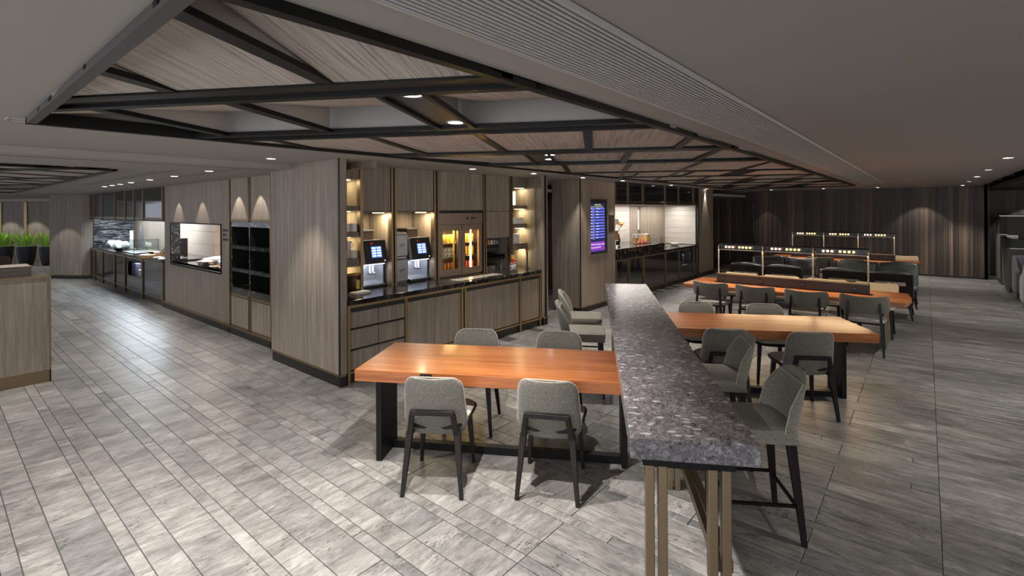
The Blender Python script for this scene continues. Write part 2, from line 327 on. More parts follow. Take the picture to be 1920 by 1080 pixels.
# trims around the coffer and slots on the ceiling
struct(MB().box(FX0-.15, FY0-.08, CZ-.006, FX0-.14, FY1, CZ).box(FX0-.15, FY0-.08, CZ-.006, FX0, FY0-.07, CZ).box(FX0-.02, FY0-.08, CZ-.008, FX0-.012, FY1, CZ).build('trim_coffer', 'trim_paint'))
struct(MB().box(-6.36, -4, LZ-.002, -6.34, 3.1, LZ+.001).box(-12.4, 1.93, LZ-.002, -7.6, 1.955, LZ+.001).box(-12.4, 2.02, LZ-.002, -7.2, 2.045, LZ+.001).box(-13, 2.47, LZ-.002, -6.3, 2.49, LZ+.001).build('trim_ceiling_slot', 'black_kick'))
# walls
wl = struct(MB().box(-7.1, 3.22, 0, -6.6, 3.4, LZ).box(-7.1, 3.3, 2.45, -4.9, 3.4, CZ).build('wall_left', 'oak'))
struct(B(-12.0, 3.2, .10, -11.6, 3.35, LZ).build('wall_window_left', 'oak'))
m = MB().box(-11.6, 3.2, .10, -9.0, 3.35, .93).box(-11.6, 3.2, 1.73, -9.0, 3.35, LZ).box(-9.0, 3.2, .1, -8.62, 3.35, LZ)
struct(m.build('wall_service', 'oak'))
struct(MB().box(-12.0, 3.17, 0, -7.0, 3.3, .10).build('baseboard_service', 'black_kick')); struct(MB().box(-12.0, 3.165, .10, -7.0, 3.3, .125).build('trim_service', 'brass_dull'))
# pillar panel nearest the camera
struct(MB().box(-6.62, 2.95, .135, -6.50, 3.25, CZ).box(-6.49, 2.95, .135, -4.975, 3.02, CZ).box(-4.97, 2.96, .135, -4.95, 3.035, CZ).build('wall_pillar', 'oak', bevel=.003))
struct(MB().box(-6.60, 2.955, 0, -4.96, 3.02, .115).box(-6.5, 2.957, .1, -6.49, 3.0, CZ).box(-4.975, 2.945, 0, -4.955, 3.03, CZ).build('trim_pillar_black', 'black_kick')); struct(B(-6.61, 2.948, .115, -4.948, 3.02, .14).build('trim_pillar_brass', 'brass'))
# left far pillar, angled
struct(MB().prism([(-19.9, 2.42), (-18.95, 3.0), (-18.87, 3.2), (-18.87, 4.2), (-20.8, 4.2)], .1, LZ).build('wall_far_pillar', 'oak'))
struct(MB().prism([(-19.88, 2.45), (-18.95, 3.03), (-18.86, 3.23), (-18.86, 4.2), (-20.8, 4.2)], 0, .1).build('baseboard_far_pillar', 'black_kick'))
struct(MB().prism([(-19.91, 2.41), (-18.94, 2.99), (-18.94, 3.02), (-19.9, 2.44)], .1, .13).build('trim_far_pillar', 'brass'))
def WP(a, b=0): return (-26.45+.8*a-.6*b, 2.56+.6*a+.8*b)
m = struct(MB().prism([WP(-6, 0), WP(7, 0), WP(7, .2), WP(-6, .2)], 0, 2.62).build('wall_plants', 'oak'))
for i in range(-3, 5): MB().prism([WP(i*1.03-.06, -.03), WP(i*1.03+.06, -.03), WP(i*1.03+.06, .02), WP(i*1.03-.06, .02)], 0, 2.36).build('brass_strip', 'brass', m)
struct(MB().prism([WP(-6, -.5), WP(7, -.5), WP(7, 0), WP(-6, 0)], 2.38, 2.47).build('trim_cove', 'white_paint'))
# kitchen behind the service wall
kb = croot('wall_kitchen')
B(-18.86, 3.25, .9, -18.8, 4.25, 2.0).build('marble_panel', 'streak_marble', kb); B(-18.8, 4.2, .9, -15.3, 4.3, 2.0).build('timber_panel', 'oak', kb)
for k in range(3): B(-15.28, 4.17, .9+.3*k, -12.1, 4.3, 1.195+.3*k).build('cream_panel', 'peach_tile', kb)
B(-12.1, 4.6, .3, -8.4, 4.7, 2.2).build('white_panel', 'ceramic', kb); B(-12.0, 3.36, .9, -11.9, 3.4, 2).build('side_panel', 'oak', kb)
B(-18.8, 3.36, 2.0, -8.6, 4.5, 2.05).build('soffit', 'white_paint', kb); B(-8.62, 3.35, .9, -8.58, 4.4, 2.0).build('end_panel', 'ceramic', kb)
wf = struct(MB().box(-11.61, 3.185, .915, -8.99, 3.21, .935).box(-11.61, 3.185, 1.725, -8.99, 3.21, 1.745).box(-11.61, 3.185, .93, -11.595, 3.21, 1.73).box(-9.005, 3.185, .93, -8.99, 3.21, 1.73).build('window_1', 'black_metal'))
B(-11.6, 3.195, .935, -11.588, 3.36, 1.725).build('jamb', 'black_marble', wf); B(-11.6, 3.2, .90, -9.0, 3.36, .93).build('sill', 'black_marble', wf)
# coffee recess
struct(MB().box(-6.15, 3.03, 0, -6.05, 7.05, CZ).build('wall_coffee_back', 'oak')); struct(B(-6.1, 3.035, .135, -4.98, 3.06, CZ).build('wall_coffee_left', 'oak'))
struct(MB().prism([(-6.1, 6.99), (-5.5, 6.99), (-4.985, 6.72), (-4.97, 6.80), (-5.5, 7.08), (-6.1, 7.08)], .13, CZ).box(-5.2, 6.81, .13, -4.955, 6.86, CZ).build('wall_coffee_right', 'oak'))
struct(MB().box(-5.2, 6.725, 0, -4.955, 6.85, .115).box(-5.0, 6.79, 0, -4.945, 6.815, CZ).build('baseboard_coffee_right', 'black_kick')); struct(MB().box(-5.1, 6.71, .115, -4.94, 6.79, .14).box(-5.0, 6.82, .115, -4.94, 6.86, .14).build('trim_coffee_right', 'brass'))
# corridor
struct(B(-7.4, 6.9, .12, -7.3, 12, 2.35).build('wall_corridor', 'oak')); struct(MB().box(-7.3, 8.6, .1, -7.28, 12, .14).build('trim_corridor', 'brass')); struct(B(-7.3, 8.6, 0, -7.25, 12, .1).build('baseboard_corridor', 'black_kick'))
struct(B(-8.4, 9.9, 0, -6.1, 10, CZ).build('wall_corridor_end', 'door_wood')); struct(B(-8.2, 6.9, 2.36, -6.6, 9.9, 2.42).build('trim_corridor_soffit', 'white_paint'))
# pillar with the flight screen
struct(MB().box(-5.6, 7.9, .10, -4.95, 9.24, CZ).build('wall_screen_pillar', 'oak', bevel=.003)); struct(MB().box(-5.3, 7.93, 0, -4.97, 9.24, .10).box(-4.96, 7.888, .1, -4.942, 7.905, CZ).build('baseboard_screen_pillar', 'black_kick'))
struct(B(-4.955, 7.9, .10, -4.945, 9.24, .12).build('trim_screen_pillar', 'brass'))
# third pillar
struct(B(-6.2, 14.12, .12, -4.95, 15.4, CZ).build('wall_third_pillar', 'oak')); struct(B(-6, 14.12, 0, -4.93, 15.42, .12).build('baseboard_third_pillar', 'black_kick')); struct(B(-6, 14.12, .12, -4.925, 15.42, .14).build('trim_third_pillar', 'brass_dull'))
# buffet back
bb = croot('wall_buffet')
for z in range(7):
    B(-6.0, 9.2, .95+.16*z, -5.9, 11.8, 1.106+.16*z).build('cream_tile', 'cream_tile', bb); B(-5.9, 14.0, .95+.16*z, -4.99, 14.05, 1.106+.16*z).build('cream_tile', 'cream_tile', bb)
B(-6.0, 11.8, .95, -5.88, 12.24, 2.07).build('timber_panel', 'oak', bb); B(-6.0, 12.42, .95, -5.88, 14.0, 2.07).build('timber_panel', 'oak', bb); B(-6.0, 12.24, .95, -5.95, 12.42, 2.07).build('timber_panel', 'oak', bb)
B(-5.95, 12.27, 1.41, -5.93, 12.39, 1.92).build('light_slot', 'slot_light', bb); B(-5.95, 12.27, .97, -5.93, 12.39, 1.40).build('brass_panel', 'brass', bb)
struct(B(-6, 9.2, 2.04, -5.0, 14.1, 2.06).build('trim_buffet_soffit', 'white_paint')); struct(B(-6.1, 14.055, 0, -4.93, 14.115, CZ).build('trim_buffet_jamb', 'black_kick'))
# back wall
bw = struct(B(-4.55, 18.4, 0, 1.27, 18.6, 2.6).build('wall_back', 'dark_cladding'))
struct(B(1.27, 19.6, 0, 7, 19.8, 2.7).build('wall_back_right', 'dark_cladding')); struct(B(1.2, 18.4, 0, 1.3, 19.7, 2.7).build('wall_back_return', 'dark_cladding'))
struct(B(-4.55, 18.37, 0, 1.2, 18.4, .05).build('baseboard_back', 'black_kick')); struct(B(-4.56, 18.38, 1.15, -4.54, 18.4, 2.1).build('trim_back_corner', 'steel'))
struct(B(-8, 18.85, 0, -4.4, 18.95, 2.7).build('wall_leak_stop', 'black_kick')); struct(B(-7, 18.7, 1.98, -4.55, 18.8, 2.6).build('wall_door_head', 'dark_cladding')); dr = struct(B(-6.6, 18.72, 0, -4.56, 18.78, 1.97).build('door_1', 'door_wood')); B(-5.5, 18.71, 0, -5.49, 18.72, 1.97).build('door_gap', 'black_kick', dr); B(-5.56, 18.66, .95, -5.54, 18.72, 1.15).build('door_handle', 'steel', dr)  # black slab behind the door: unseen, added to stop a light leak
struct(B(-7, 15.5, 2.35, -4.9, 18.75, 2.41).build('trim_door_soffit', 'white_paint'))
struct(B(-8, 14, 0, -6.4, 19, 2.6).build('wall_door_side', 'door_wood')); struct(B(5, -4, 0, 5.1, 20, 2.7).build('wall_right', 'dark_cladding'))
struct(B(-30, -4.1, 0, 7, -4.0, .6).build('wall_rear_low', 'oak'))
rp = random.Random(3)
def planks(par, x0, x1, y, z1):
    x = x0
    while x < x1-.02:
        w = min(rp.choice((.09, .12, .15, .2)), x1-x); B(-w/2+.001, -.02-.004*rp.random(), .05, w/2-.001, 0, z1).build('wall_plank', 'dark_cladding', par, (x+w/2, y, 0)); x += w
planks(bw, -4.55, 1.2, 18.4, 2.53); planks(D.objects['wall_back_right'], 1.3, 5.0, 19.6, 2.42); planks(D.objects['wall_door_head'], -6.6, -4.58, 18.7, 2.35)
# ================================================================ CEILING FEATURE
def clip(poly, rect):
    x0, x1, y0, y1 = rect
    for ax, val, sg in ((0, x0, 1), (0, x1, -1), (1, y0, 1), (1, y1, -1)):
        out = []
        for i in range(len(poly)):
            p, q = poly[i], poly[(i+1) % len(poly)]; a = sg*(p[ax]-val); b = sg*(q[ax]-val)
            if a >= 0: out.append(p)
            if a*b < 0: k = a/(a-b); out.append((p[0]+(q[0]-p[0])*k, p[1]+(q[1]-p[1])*k))
        poly = out
        if len(poly) < 3: return None
    ar = abs(sum(poly[i][0]*poly[(i+1) % len(poly)][1]-poly[(i+1) % len(poly)][0]*poly[i][1] for i in range(len(poly))))/2
    return poly if ar > .002 else None
def strip(u0, u1, v0, v1, rect):
    p = clip([XY(u0, v0), XY(u1, v0), XY(u1, v1), XY(u0, v1)], rect)
    return [UV(*q) for q in p] if p else None
def coffer(root, rect, vbars, rowsS, hinge, zb, dz0, lightsW=()):
    u0, u1 = -30, 30
    def add(poly, z0, z1, name, mat): return MB().prism(poly, z0, z1).build(name, mat, root)
    for v, w in vbars:
        if w > .2:
            for a, b in ((v-w/2, v-w/2+.06), (v+w/2-.06, v+w/2)):
                p = strip(u0, u1, a, b, rect)
                if p: add(p, zb, zb+.03, 'cross_rail', 'black_metal')
            p = strip(u0, u1, v-w/2+.06, v+w/2-.06, rect)
            if p: add(p, zb+.02, zb+.035, 'channel_plate', 'channel_brown')
        else:
            p = strip(u0, u1, v-w/2, v+w/2, rect)
            if p: add(p, zb, zb+.03, 'cross_rail', 'black_metal')
        p = strip(u0, u1, v-.05, v+.05, rect)
        if p: add(p, zb+.036, zb+.44, 'white_fin', 'white_paint')
    ve = [(-9, 0)]+vbars+[(60, 0)]
    for r, S in enumerate(rowsS):
        va = ve[r][0]+ve[r][1]/2; vb = ve[r+1][0]-ve[r+1][1]/2; edges = []
        if r == 0: va = -1.0
        if r == len(rowsS)-1: vb = min(vb, va+1.6)
        for s in S:
            a, b = s if isinstance(s, tuple) else (s-.035, s+.035); edges.append((a, b))
            p = strip(a, b, va, vb, rect)
            if p:
                add(p, zb+.005 if b-a < .1 else zb+.02, zb+.03, 'mullion' if b-a < .1 else 'lamp_plate', 'black_metal' if b-a < .1 else 'channel_brown')
                if b-a > .1:
                    for e in (a, b):
                        q = strip(e-.015, e+.015, va, vb, rect)
                        if q: add(q, zb, zb+.03, 'mullion', 'black_metal')
            p = strip((a+b)/2-.02, (a+b)/2+.02, va, vb, rect)
            if p: add(p, zb+.036, zb+.44, 'white_fin', 'white_paint')
        xs = [u0]+[q for e in edges for q in e]+[u1]
        for k in range(0, len(xs), 2):
            p = strip(xs[k], xs[k+1], va, vb, rect)
            if not p: continue
            h = hinge[min(r, len(hinge)-1)]; L = (vb-va) if r else 2.0
            def z(v):
                f = (v-va)/L if h > 0 else (vb-v)/L
                return zb+dz0+abs(h)*f
            n = len(p); ar = sum(p[i][0]*p[(i+1) % n][1]-p[(i+1) % n][0]*p[i][1] for i in range(n))
            if ar < 0: p = p[::-1]
            m = MB().add([(a, b, z(b)) for a, b in p]+[(a, b, z(b)+.02) for a, b in p], [tuple(range(n-1, -1, -1)), tuple(range(n, 2*n))]+[(i, (i+1) % n, (i+1) % n+n, i+n) for i in range(n)])
            m.build('woven_panel', 'woven', root)
    x0, x1, y0, y1 = rect; w = .045
    for ei, bx in enumerate(((x0, y0, x0+w, y1), (x1-w, y0, x1, y1), (x0, y0, x1, y0+w), (x0, y1-w, x1, y1))):
        o = B(bx[0], bx[1], zb-.01, bx[2], bx[3], zb+.07).build('edge_rail', 'frame_grey' if ei == 2 else 'black_metal', root); o.rotation_euler = (0, 0, -TH)
cf = thing('ceiling_coffer', 'long black framed ceiling coffer with woven beige panels over the dining tables', 'ceiling coffer', (0, 0, 0), TH)
vb = [(2.155, .26), (3.4, .28), (4.85, .2), (6.12, .16), (7.7, .14), (8.95, .14), (10.2, .14), (11.45, .13), (12.7, .13), (13.95, .13)]
rs = [[-1.95, -1.16], [-2.69, -1.865, (-1.04, -.80)], [-2.5, -1.675, -.846, -.035, .77], [(-.69, -.44), .36, 1.19], [-.36, .46, 1.29, 2.12], [(.48, .70), (1.295, 1.52), (2.13, 2.40)]]
for r in range(6, 11): rs.append([(.3+.15*r+.83*k if r % 2 == 0 else (.1+.17*r+.83*k, .32+.17*r+.83*k)) for k in range(-1, 5)])
coffer(cf, (FX0, FX1, FY0, FY1), vb, rs, [-.24, .17, .012, .03, .004, .004], 2.505, .012)
c2 = thing('ceiling_coffer', 'smaller black framed ceiling coffer over the hall at far left', 'ceiling coffer', (0, 0, 0), TH)
coffer(c2, (-17.2, -7.4, -3.4, 1.5), [(.9+1.3*k, .14) for k in range(8)], [[-14+.83*k+.2*r for k in range(16)] for r in range(9)], [.004], 2.45, .012)
# air grille
gr = thing('air_grille', 'long linear ceiling air grille with fine grey slats beside the coffer', 'air grille', (0, 0, 0))
for k in range(17): B(-1.118+.0208*k, -3.9, 2.512, -1.1105+.0208*k, 14.37, 2.526).build('slat', 'grille_metal', gr)
MB().box(-1.135, -4, 2.512, -1.122, 14.4, 2.56).box(-.766, -4, 2.512, -.753, 14.4, 2.56).box(-1.135, 14.37, 2.512, -.753, 14.4, 2.56).build('edge_frame', 'trim_paint', gr)
for k in range(9): B(-1.12, -2+2*k, 2.526, -.766, -1.98+2*k, 2.535).build('cross_bar', 'grille_metal', gr)
# ================================================================ DOWNLIGHTS
dl0 = None
def downlight(x, y, z, power, angle, label, group=None, lens='lens', color=(1, .96, .91), tilt=(0, 0, 0), r=.045, blend=.6, rad=.02):
    power *= 1.25
    t_ = thing('downlight', label, 'ceiling light', (x, y, z), 0, group)
    MB().lathe([(r+.014, 0), (r+.014, -.006), (r, -.006), (r, 0)], 20).build('trim_ring', 'trim_paint', t_, smooth=True)
    MB().lathe([(r-.001, -.001), (r-.001, -.004)], 20).build('lamp_lens', lens, t_)
    if power: spot('lamp', (0, 0, -.012), power, angle, blend, color, rad, tilt, t_)
    return t_
G1 = 'downlights in the left hall ceiling'; G2 = 'downlights in the row along the right ceiling'
for i, x in enumerate((-12.6, -12.0, -11.4, -10.65, -9.55, -8.35, -7.0)):
    downlight(x, 2.35, LZ, 22, 62, ('small round downlight along the service wall, %s from the kitchen end' % ('first', 'second', 'third', 'fourth', 'fifth', 'sixth', 'seventh')[i]), G1)
downlight(-7.64, 1.24, LZ, 75, 95, 'round downlight beside the small coffer at upper left')
downlight(-5.50, 2.46, CZ, 45, 70, 'round downlight in front of the oak pillar panel')
downlight(-4.87, 4.96, CZ, 48, 75, 'small bright downlight above the drinks fridge', tilt=(0, radians(-14), 0))
downlight(-4.78, 6.25, CZ, 36, 75, 'downlight above the right end of the coffee counter')
downlight(-4.77, 7.70, CZ, 34, 70, 'downlight in front of the flight screen pillar')
downlight(-4.70, 9.1, CZ, 24, 50, 'downlight near the small brown sign')
downlight(-4.73, 11.66, CZ, 26, 70, 'downlight in front of the buffet cabinets'); downlight(-4.9, 14.7, CZ, 34, 48, 'downlight washing the third oak pillar', rad=.015, tilt=(0, 0, 0))
for i, (y_, ln) in enumerate(((8.18, 'lens'), (10.58, 'lens_dim'), (12.8, 'lens'), (15.04, 'lens_dim'), (17.6, 'lens'))):
    downlight(.74, y_, CZ, 60 if ln == 'lens' else 20, 80, 'round ceiling downlight over the right aisle, %s from the front' % ('first', 'second', 'third', 'fourth', 'fifth')[i], G2, ln)
for i, (x, y_) in enumerate(((-3.67, 16.9), (-2.32, 17.1), (-1.05, 17.4))): downlight(x, y_, CZ, 26, 70, 'small downlight before the dark back wall, %s' % ('left one', 'middle one', 'right one')[i], 'downlights before the back wall')
for i, (x, y_, p, l) in enumerate(((-1.94, 1.55, 120, 'nearer downlight in the wide black coffer plate'), (-2.34, 2.23, 120, 'farther downlight in the wide black coffer plate'), (-3.26, 4.56, 60, 'downlight in the second black coffer plate'), (-3.0, 4.2, 0, 'dim downlight in the second black coffer plate'))):
    downlight(x, y_, 2.524, p, 100, l, lens='lens', r=.05)
for i, (x, y_) in enumerate(((-3.6, 7.6), (-2.9, 7.95), (-2.2, 8.4), (-3.0, 10.9), (-1.9, 11.3), (-2.6, 13.5), (-1.8, 5.6))):
    u_, v_ = UV(x, y_); spot('coffer_lamp', (x, y_, 2.50), 55, 95, .5, (1, .92, .82), .03)
spot('aisle_lamp', (.75, 5.8, 2.52), 70, 80); spot('aisle_lamp', (.75, 3.4, 2.52), 40, 80); spot('bar_lamp', (-.3, 1.2, 2.52), 30, 80)
for x, y_, p in ((-3.7, .5, 150), (-5.6, 1.1, 75), (-2.6, -.2, 90), (-7.3, -.6, 20), (-10, .8, 60), (-14, .8, 60), (-17.5, 1.9, 40), (-22, 1.5, 80), (-.3, 16.2, 30)): spot('hall_lamp', (x, y_, 2.44), p, 100, .7, (1, .95, .9))
spot('wall_washer', (-.1, 17.9, 2.5), 30, 85, .25); spot('wall_washer', (2.2, 19.1, 2.4), 22, 90, .2); spot('wall_washer', (-4.1, 18.0, 2.5), 8, 60, .2)
for x in (-11.1, -9.85): spot('wall_washer', (x, 2.9, LZ-.01), 14, 52, .25, (1, .92, .85), .012, (radians(16), 0, 0))
for x in (-8.25, -7.48): spot('wall_washer', (x, 2.95, LZ-.01), 16, 56, .2, (1, .93, .85), .012, (radians(13), 0, 0))
spot('wall_washer', (-19.0, 2.2, LZ-.02), 30, 70, .2)
for k in range(-1, 3): spot('wall_washer', (*WP(k*1.03+.4, -.6), 2.36), 34, 80, .3)
# kitchen and buffet lights
area('kitchen_light', (-15.5, 3.6, 1.98), (0, 0, 0), 5, .5, 75, (.78, .9, 1)); area('kitchen_light', (-10.6, 3.65, 1.98), (0, 0, 0), 2.4, .4, 14, (1, .84, .72)); area('kitchen_light', (-9.6, 4.0, 1.95), (0, 0, 0), 1.6, .3, 8, (.75, .9, 1))
area('buffet_light', (-5.45, 11.6, 2.035), (0, 0, 0), .3, 4.4, 34, (1, .95, .88)); area('corridor_light', (-6.2, 8.3, 2.5), (0, 0, 0), .5, .5, 6)
# ================================================================ TABLES AND CHAIRS
def tloc(u, v, z=0): x, y = XY(u, v); return (x, y, z)
bt = thing('bar_counter', 'long high grey granite bar counter on bronze posts between the dining tables', 'bar counter', tloc(.14, 2.0), TH)
B(0, 0, .965, .485, 1.75, 1.05).build('counter_slab', 'granite', bt, bevel=.004); B(0, 1.753, .965, .485, 4.12, 1.05).build('counter_slab', 'granite', bt, bevel=.004)
for v, us in ((.03, (.06, .30)), (1.56, (.36,)), (3.7, (.06, .30))):
    for u in us:
        B(u, v, 0, u+.035, v+.045, .965).build('post', 'brass_dull', bt, bevel=.003); B(u+.05, v, 0, u+.085, v+.045, .965).build('post', 'brass_dull', bt, bevel=.003)
    B(.05, v-.003, .93, .40, v+.05, .962).build('bracket', 'black_metal', bt)
for u in (.335, .375): B(u, .08, .50, u+.028, 3.7, .545).build('foot_rail', 'brass_dull', bt)
B(.10, .08, .90, .36, 3.7, .93).build('spine', 'black_metal', bt)
def dining_table(name, label, u0, u1, v0, v1, legs, loc=None):
    t = thing(name, label, 'table', tloc(u0, v0), TH); L = u1-u0; Wd = v1-v0
    B(0, 0, .662, L, Wd, .748).build('tabletop', 'teak', t, bevel=.003)
    (la, lav), (lb, lbv) = legs
    for a, b in ((la, lav), (lb, lbv)):
        B(a, b, 0, a+.045, b+.32, .645).build('leg', 'black_metal', t, bevel=.003); B(a-.02, .1, .645, a+.08, Wd-.1, .662).build('top_bracket', 'black_metal', t)
    B(la+.045, .36, .0, lb, .42, .06).build('floor_rail', 'black_metal', t)
    return t, L, Wd
t1, L, Wd = dining_table('dining_table', 'chunky orange wood table left of the granite bar, nearest the viewer', -1.79, .30, 3.50, 4.28, ((.11, .13), (1.99, .30)))
for u in (.52, 1.50):
    p = B(u, -.006, .70, u+.09, .0, .742).build('socket_plate', 'black_plastic', t1)
    for k in range(3): B(u+.02+.02*k, -.008, .715, u+.026+.02*k, -.006, .725).build('socket_slot', 'paper', p)
t2, L, Wd = dining_table('dining_table', 'chunky orange wood table to the right of the granite bar', .62, 2.68, 5.20, 5.98, ((.1, .13), (1.88, .33)))
def edge(fn, w, h, r, off, y0=-.3, n=26, rad=.004):
    prof = [(-w/2, y0*h+h*.02)]+[(-w/2, h/2-r)]+[(-w/2+r-r*cos(a), h/2-r+r*sin(a)) for a in [pi/2*i/8 for i in range(1, 9)]]+[(w/2-r+r*sin(a), h/2-r+r*cos(a)) for a in [pi/2*i/8 for i in range(0, 9)]]+[(w/2, y0*h+h*.02)]
    return MB().tube([fn(x, y, 0) for x, y in prof], rad, 6)
# upholstered dining chair; local +y is the way the sitter faces
def chair0(label, loc, rz, group=None):
    t = thing('dining_chair', label, 'chair', loc, rz, group)
    MB().pad(.45, .44, .055, .11, lambda x, y, d: (x*(1+.12*(y/.44)), y+.02, .455+d+.015*(y/.22)**2*(1 if y > 0 else .3)), 12, 12).build('seat', 'tweed_light', t, smooth=True)
    MB().pad(.47, .47, .04, .12, lambda x, y, d: (x*(1+.12*(y/.44)), y+.02, .430+d+.03*abs(x/.235)**3+.015*(y/.22)**2), 12, 12).build('seat_shell', 'black_wood', t, smooth=True)
    def bk(x, y, d):
        k = (y+.2)/.40; yy = -.19-.075*k-.02*k*k+.055*(x/.22)**2
        return (x*(1.0-.13*k), yy+d, .60+y)
    MB().pad(.46, .42, .04, .085, bk, 14, 14, 4).build('backrest', 'tweed', t, smooth=True)
    MB().pad(.43, .39, .02, .08, lambda x, y, d: (bk(x, y, 0)[0], bk(x, y, 0)[1]+.022+d, bk(x, y, 0)[2]), 12, 12, 4).build('inner_pad', 'tweed', t, smooth=True)
    edge(bk, .46, .42, .085, .012).build('piping', 'tweed_light', t, smooth=True)
    m = MB()
    for s in (-1, 1): m.bar((s*.165, -.235, .40), (s*.14, -.262, .575), .042, .026, .036)
    m.bar((-.155, -.262, .568), (.155, -.262, .568), .03, .036)
    for s in (-1, 1): m.bar((s*.165, -.235, .41), (s*.16, -.10, .41), .03, .036)
    m.build('back_bracket', 'black_wood', t, bevel=.006)
    for s in (-1, 1):
        MB().bar((s*.165, -.225, .43), (s*.205, -.285, 0), .045, None, .026).build('leg', 'black_wood', t, bevel=.004)
        MB().bar((s*.175, .17, .43), (s*.205, .205, 0), .042, None, .024).build('leg', 'black_wood', t, bevel=.004)
    return t
def at(u, v, face=0): return (tloc(u, v), TH+(0 if face > 0 else pi))
# near side faces +v; legs rear at v centre-.285
l_, r_ = at(-1.11, 3.50, 1); c0 = chair0('grey tweed dining chair at the near side of the left table, nearer its free end', l_, r_)
c0.rotation_euler.z += radians(4)
def put(src, uv, face, label, twist=0, group=None): l, r = at(uv[0], uv[1], face); return dup(src, l, r+radians(twist), label, group)
put(c0, (-.30, 3.56), 1, 'grey tweed dining chair at the near side of the left table, next to the bar', -3)
put(c0, (-1.09, 4.36), -1, 'grey tweed dining chair beyond the left table, in front of the cabinet doors', 2)
put(c0, (-.32, 4.38), -1, 'grey tweed dining chair beyond the left table, next to the bar', -1)
put(c0, (1.26, 5.22), 1, 'grey tweed dining chair at the near side of the right table, behind a bar stool', -2)
put(c0, (1.98, 5.20), 1, 'grey tweed dining chair at the near side of the right table, at its free end', 3)
put(c0, (1.23, 6.08), -1, 'grey tweed dining chair beyond the right table, next to the bar')
put(c0, (2.0, 6.06), -1, 'grey tweed dining chair beyond the right table, towards its free end')
# bar stool; local +y towards the bar
def stool0(label, loc, rz):
    t = thing('bar_stool', label, 'stool', loc, rz)
    MB().pad(.44, .44, .085, .06, lambda x, y, d: (x, y, .625+d), 12, 12, 6).build('seat', 'tweed_gold', t, smooth=True)
    B(-.215, -.215, .575, .215, .215, .60).build('seat_base', 'tweed_gold', t, bevel=.008)
    def bk(x, y, d):
        k = (y+.17)/.34; s = abs(x)/.26; wing = max(0, s-.55)/.45
        z = .79+y-wing*(.10*max(0, k)+.02)
        return ((.235*min(1, s/.62)-.0*wing)*(1 if x > 0 else -1)*(1-.05*k)+d*.0, -.215-.085*k+.17*wing**1.1*(1-.35*k)+d*(1 if s < .7 else .6), z) if s > 0 else (0, -.215-.085*k+d, z)
    def bk2(x, y, d):
        k = (y+.17)/.34; a = x/.30*1.25; R_ = .225
        nx, ny = sin(a), -cos(a)
        px = R_*1.0*math.copysign(abs(sin(a))**.75, a); py = -.225*abs(cos(a))**.55+.0
        py = min(py, 0)-.075*k*abs(cos(a))**.3
        return (px*(1-.06*k)+nx*d, py+ny*d, .79+y-.13*abs(x/.30)**2.2*max(0, k))
    MB().pad(.58, .35, .035, .10, bk2, 22, 12, 5).build('backrest', 'tweed_gold', t, smooth=True)
    edge(bk2, .58, .35, .10, 0, y0=-.45).build('piping', 'tweed_light', t, smooth=True)
    for s in (-1, 1):
        MB().bar((s*.17, -.18, .58), (s*.215, -.235, 0), .05, None, .028).build('leg', 'black_wood', t, bevel=.004)
        MB().bar((s*.18, .175, .58), (s*.205, .20, 0), .045, None, .026).build('leg', 'black_wood', t, bevel=.004)
    for p, q in (((-.2, -.215, .2), (.2, -.215, .2)), ((-.195, .19, .24), (.195, .19, .24)), ((-.2, -.21, .22), (-.198, .19, .22)), ((.2, -.21, .22), (.198, .19, .22))):
        MB().bar(p, q, .016).build('foot_rest', 'black_metal', t)
    return t
s0 = stool0('tweed bar stool at the right side of the bar, nearest the viewer', tloc(.95, 3.29), TH+pi/2); s0.rotation_euler.z = TH+pi/2+radians(2)
dup(s0, tloc(.92, 4.13), TH+pi/2-radians(2), 'tweed bar stool at the right side of the bar, second from the viewer')
dup(s0, tloc(-.10, 5.38), TH-pi/2, 'tweed bar stool at the left side of the bar, nearer one')
dup(s0, tloc(-.12, 6.12), TH-pi/2, 'tweed bar stool at the left side of the bar, farther one')
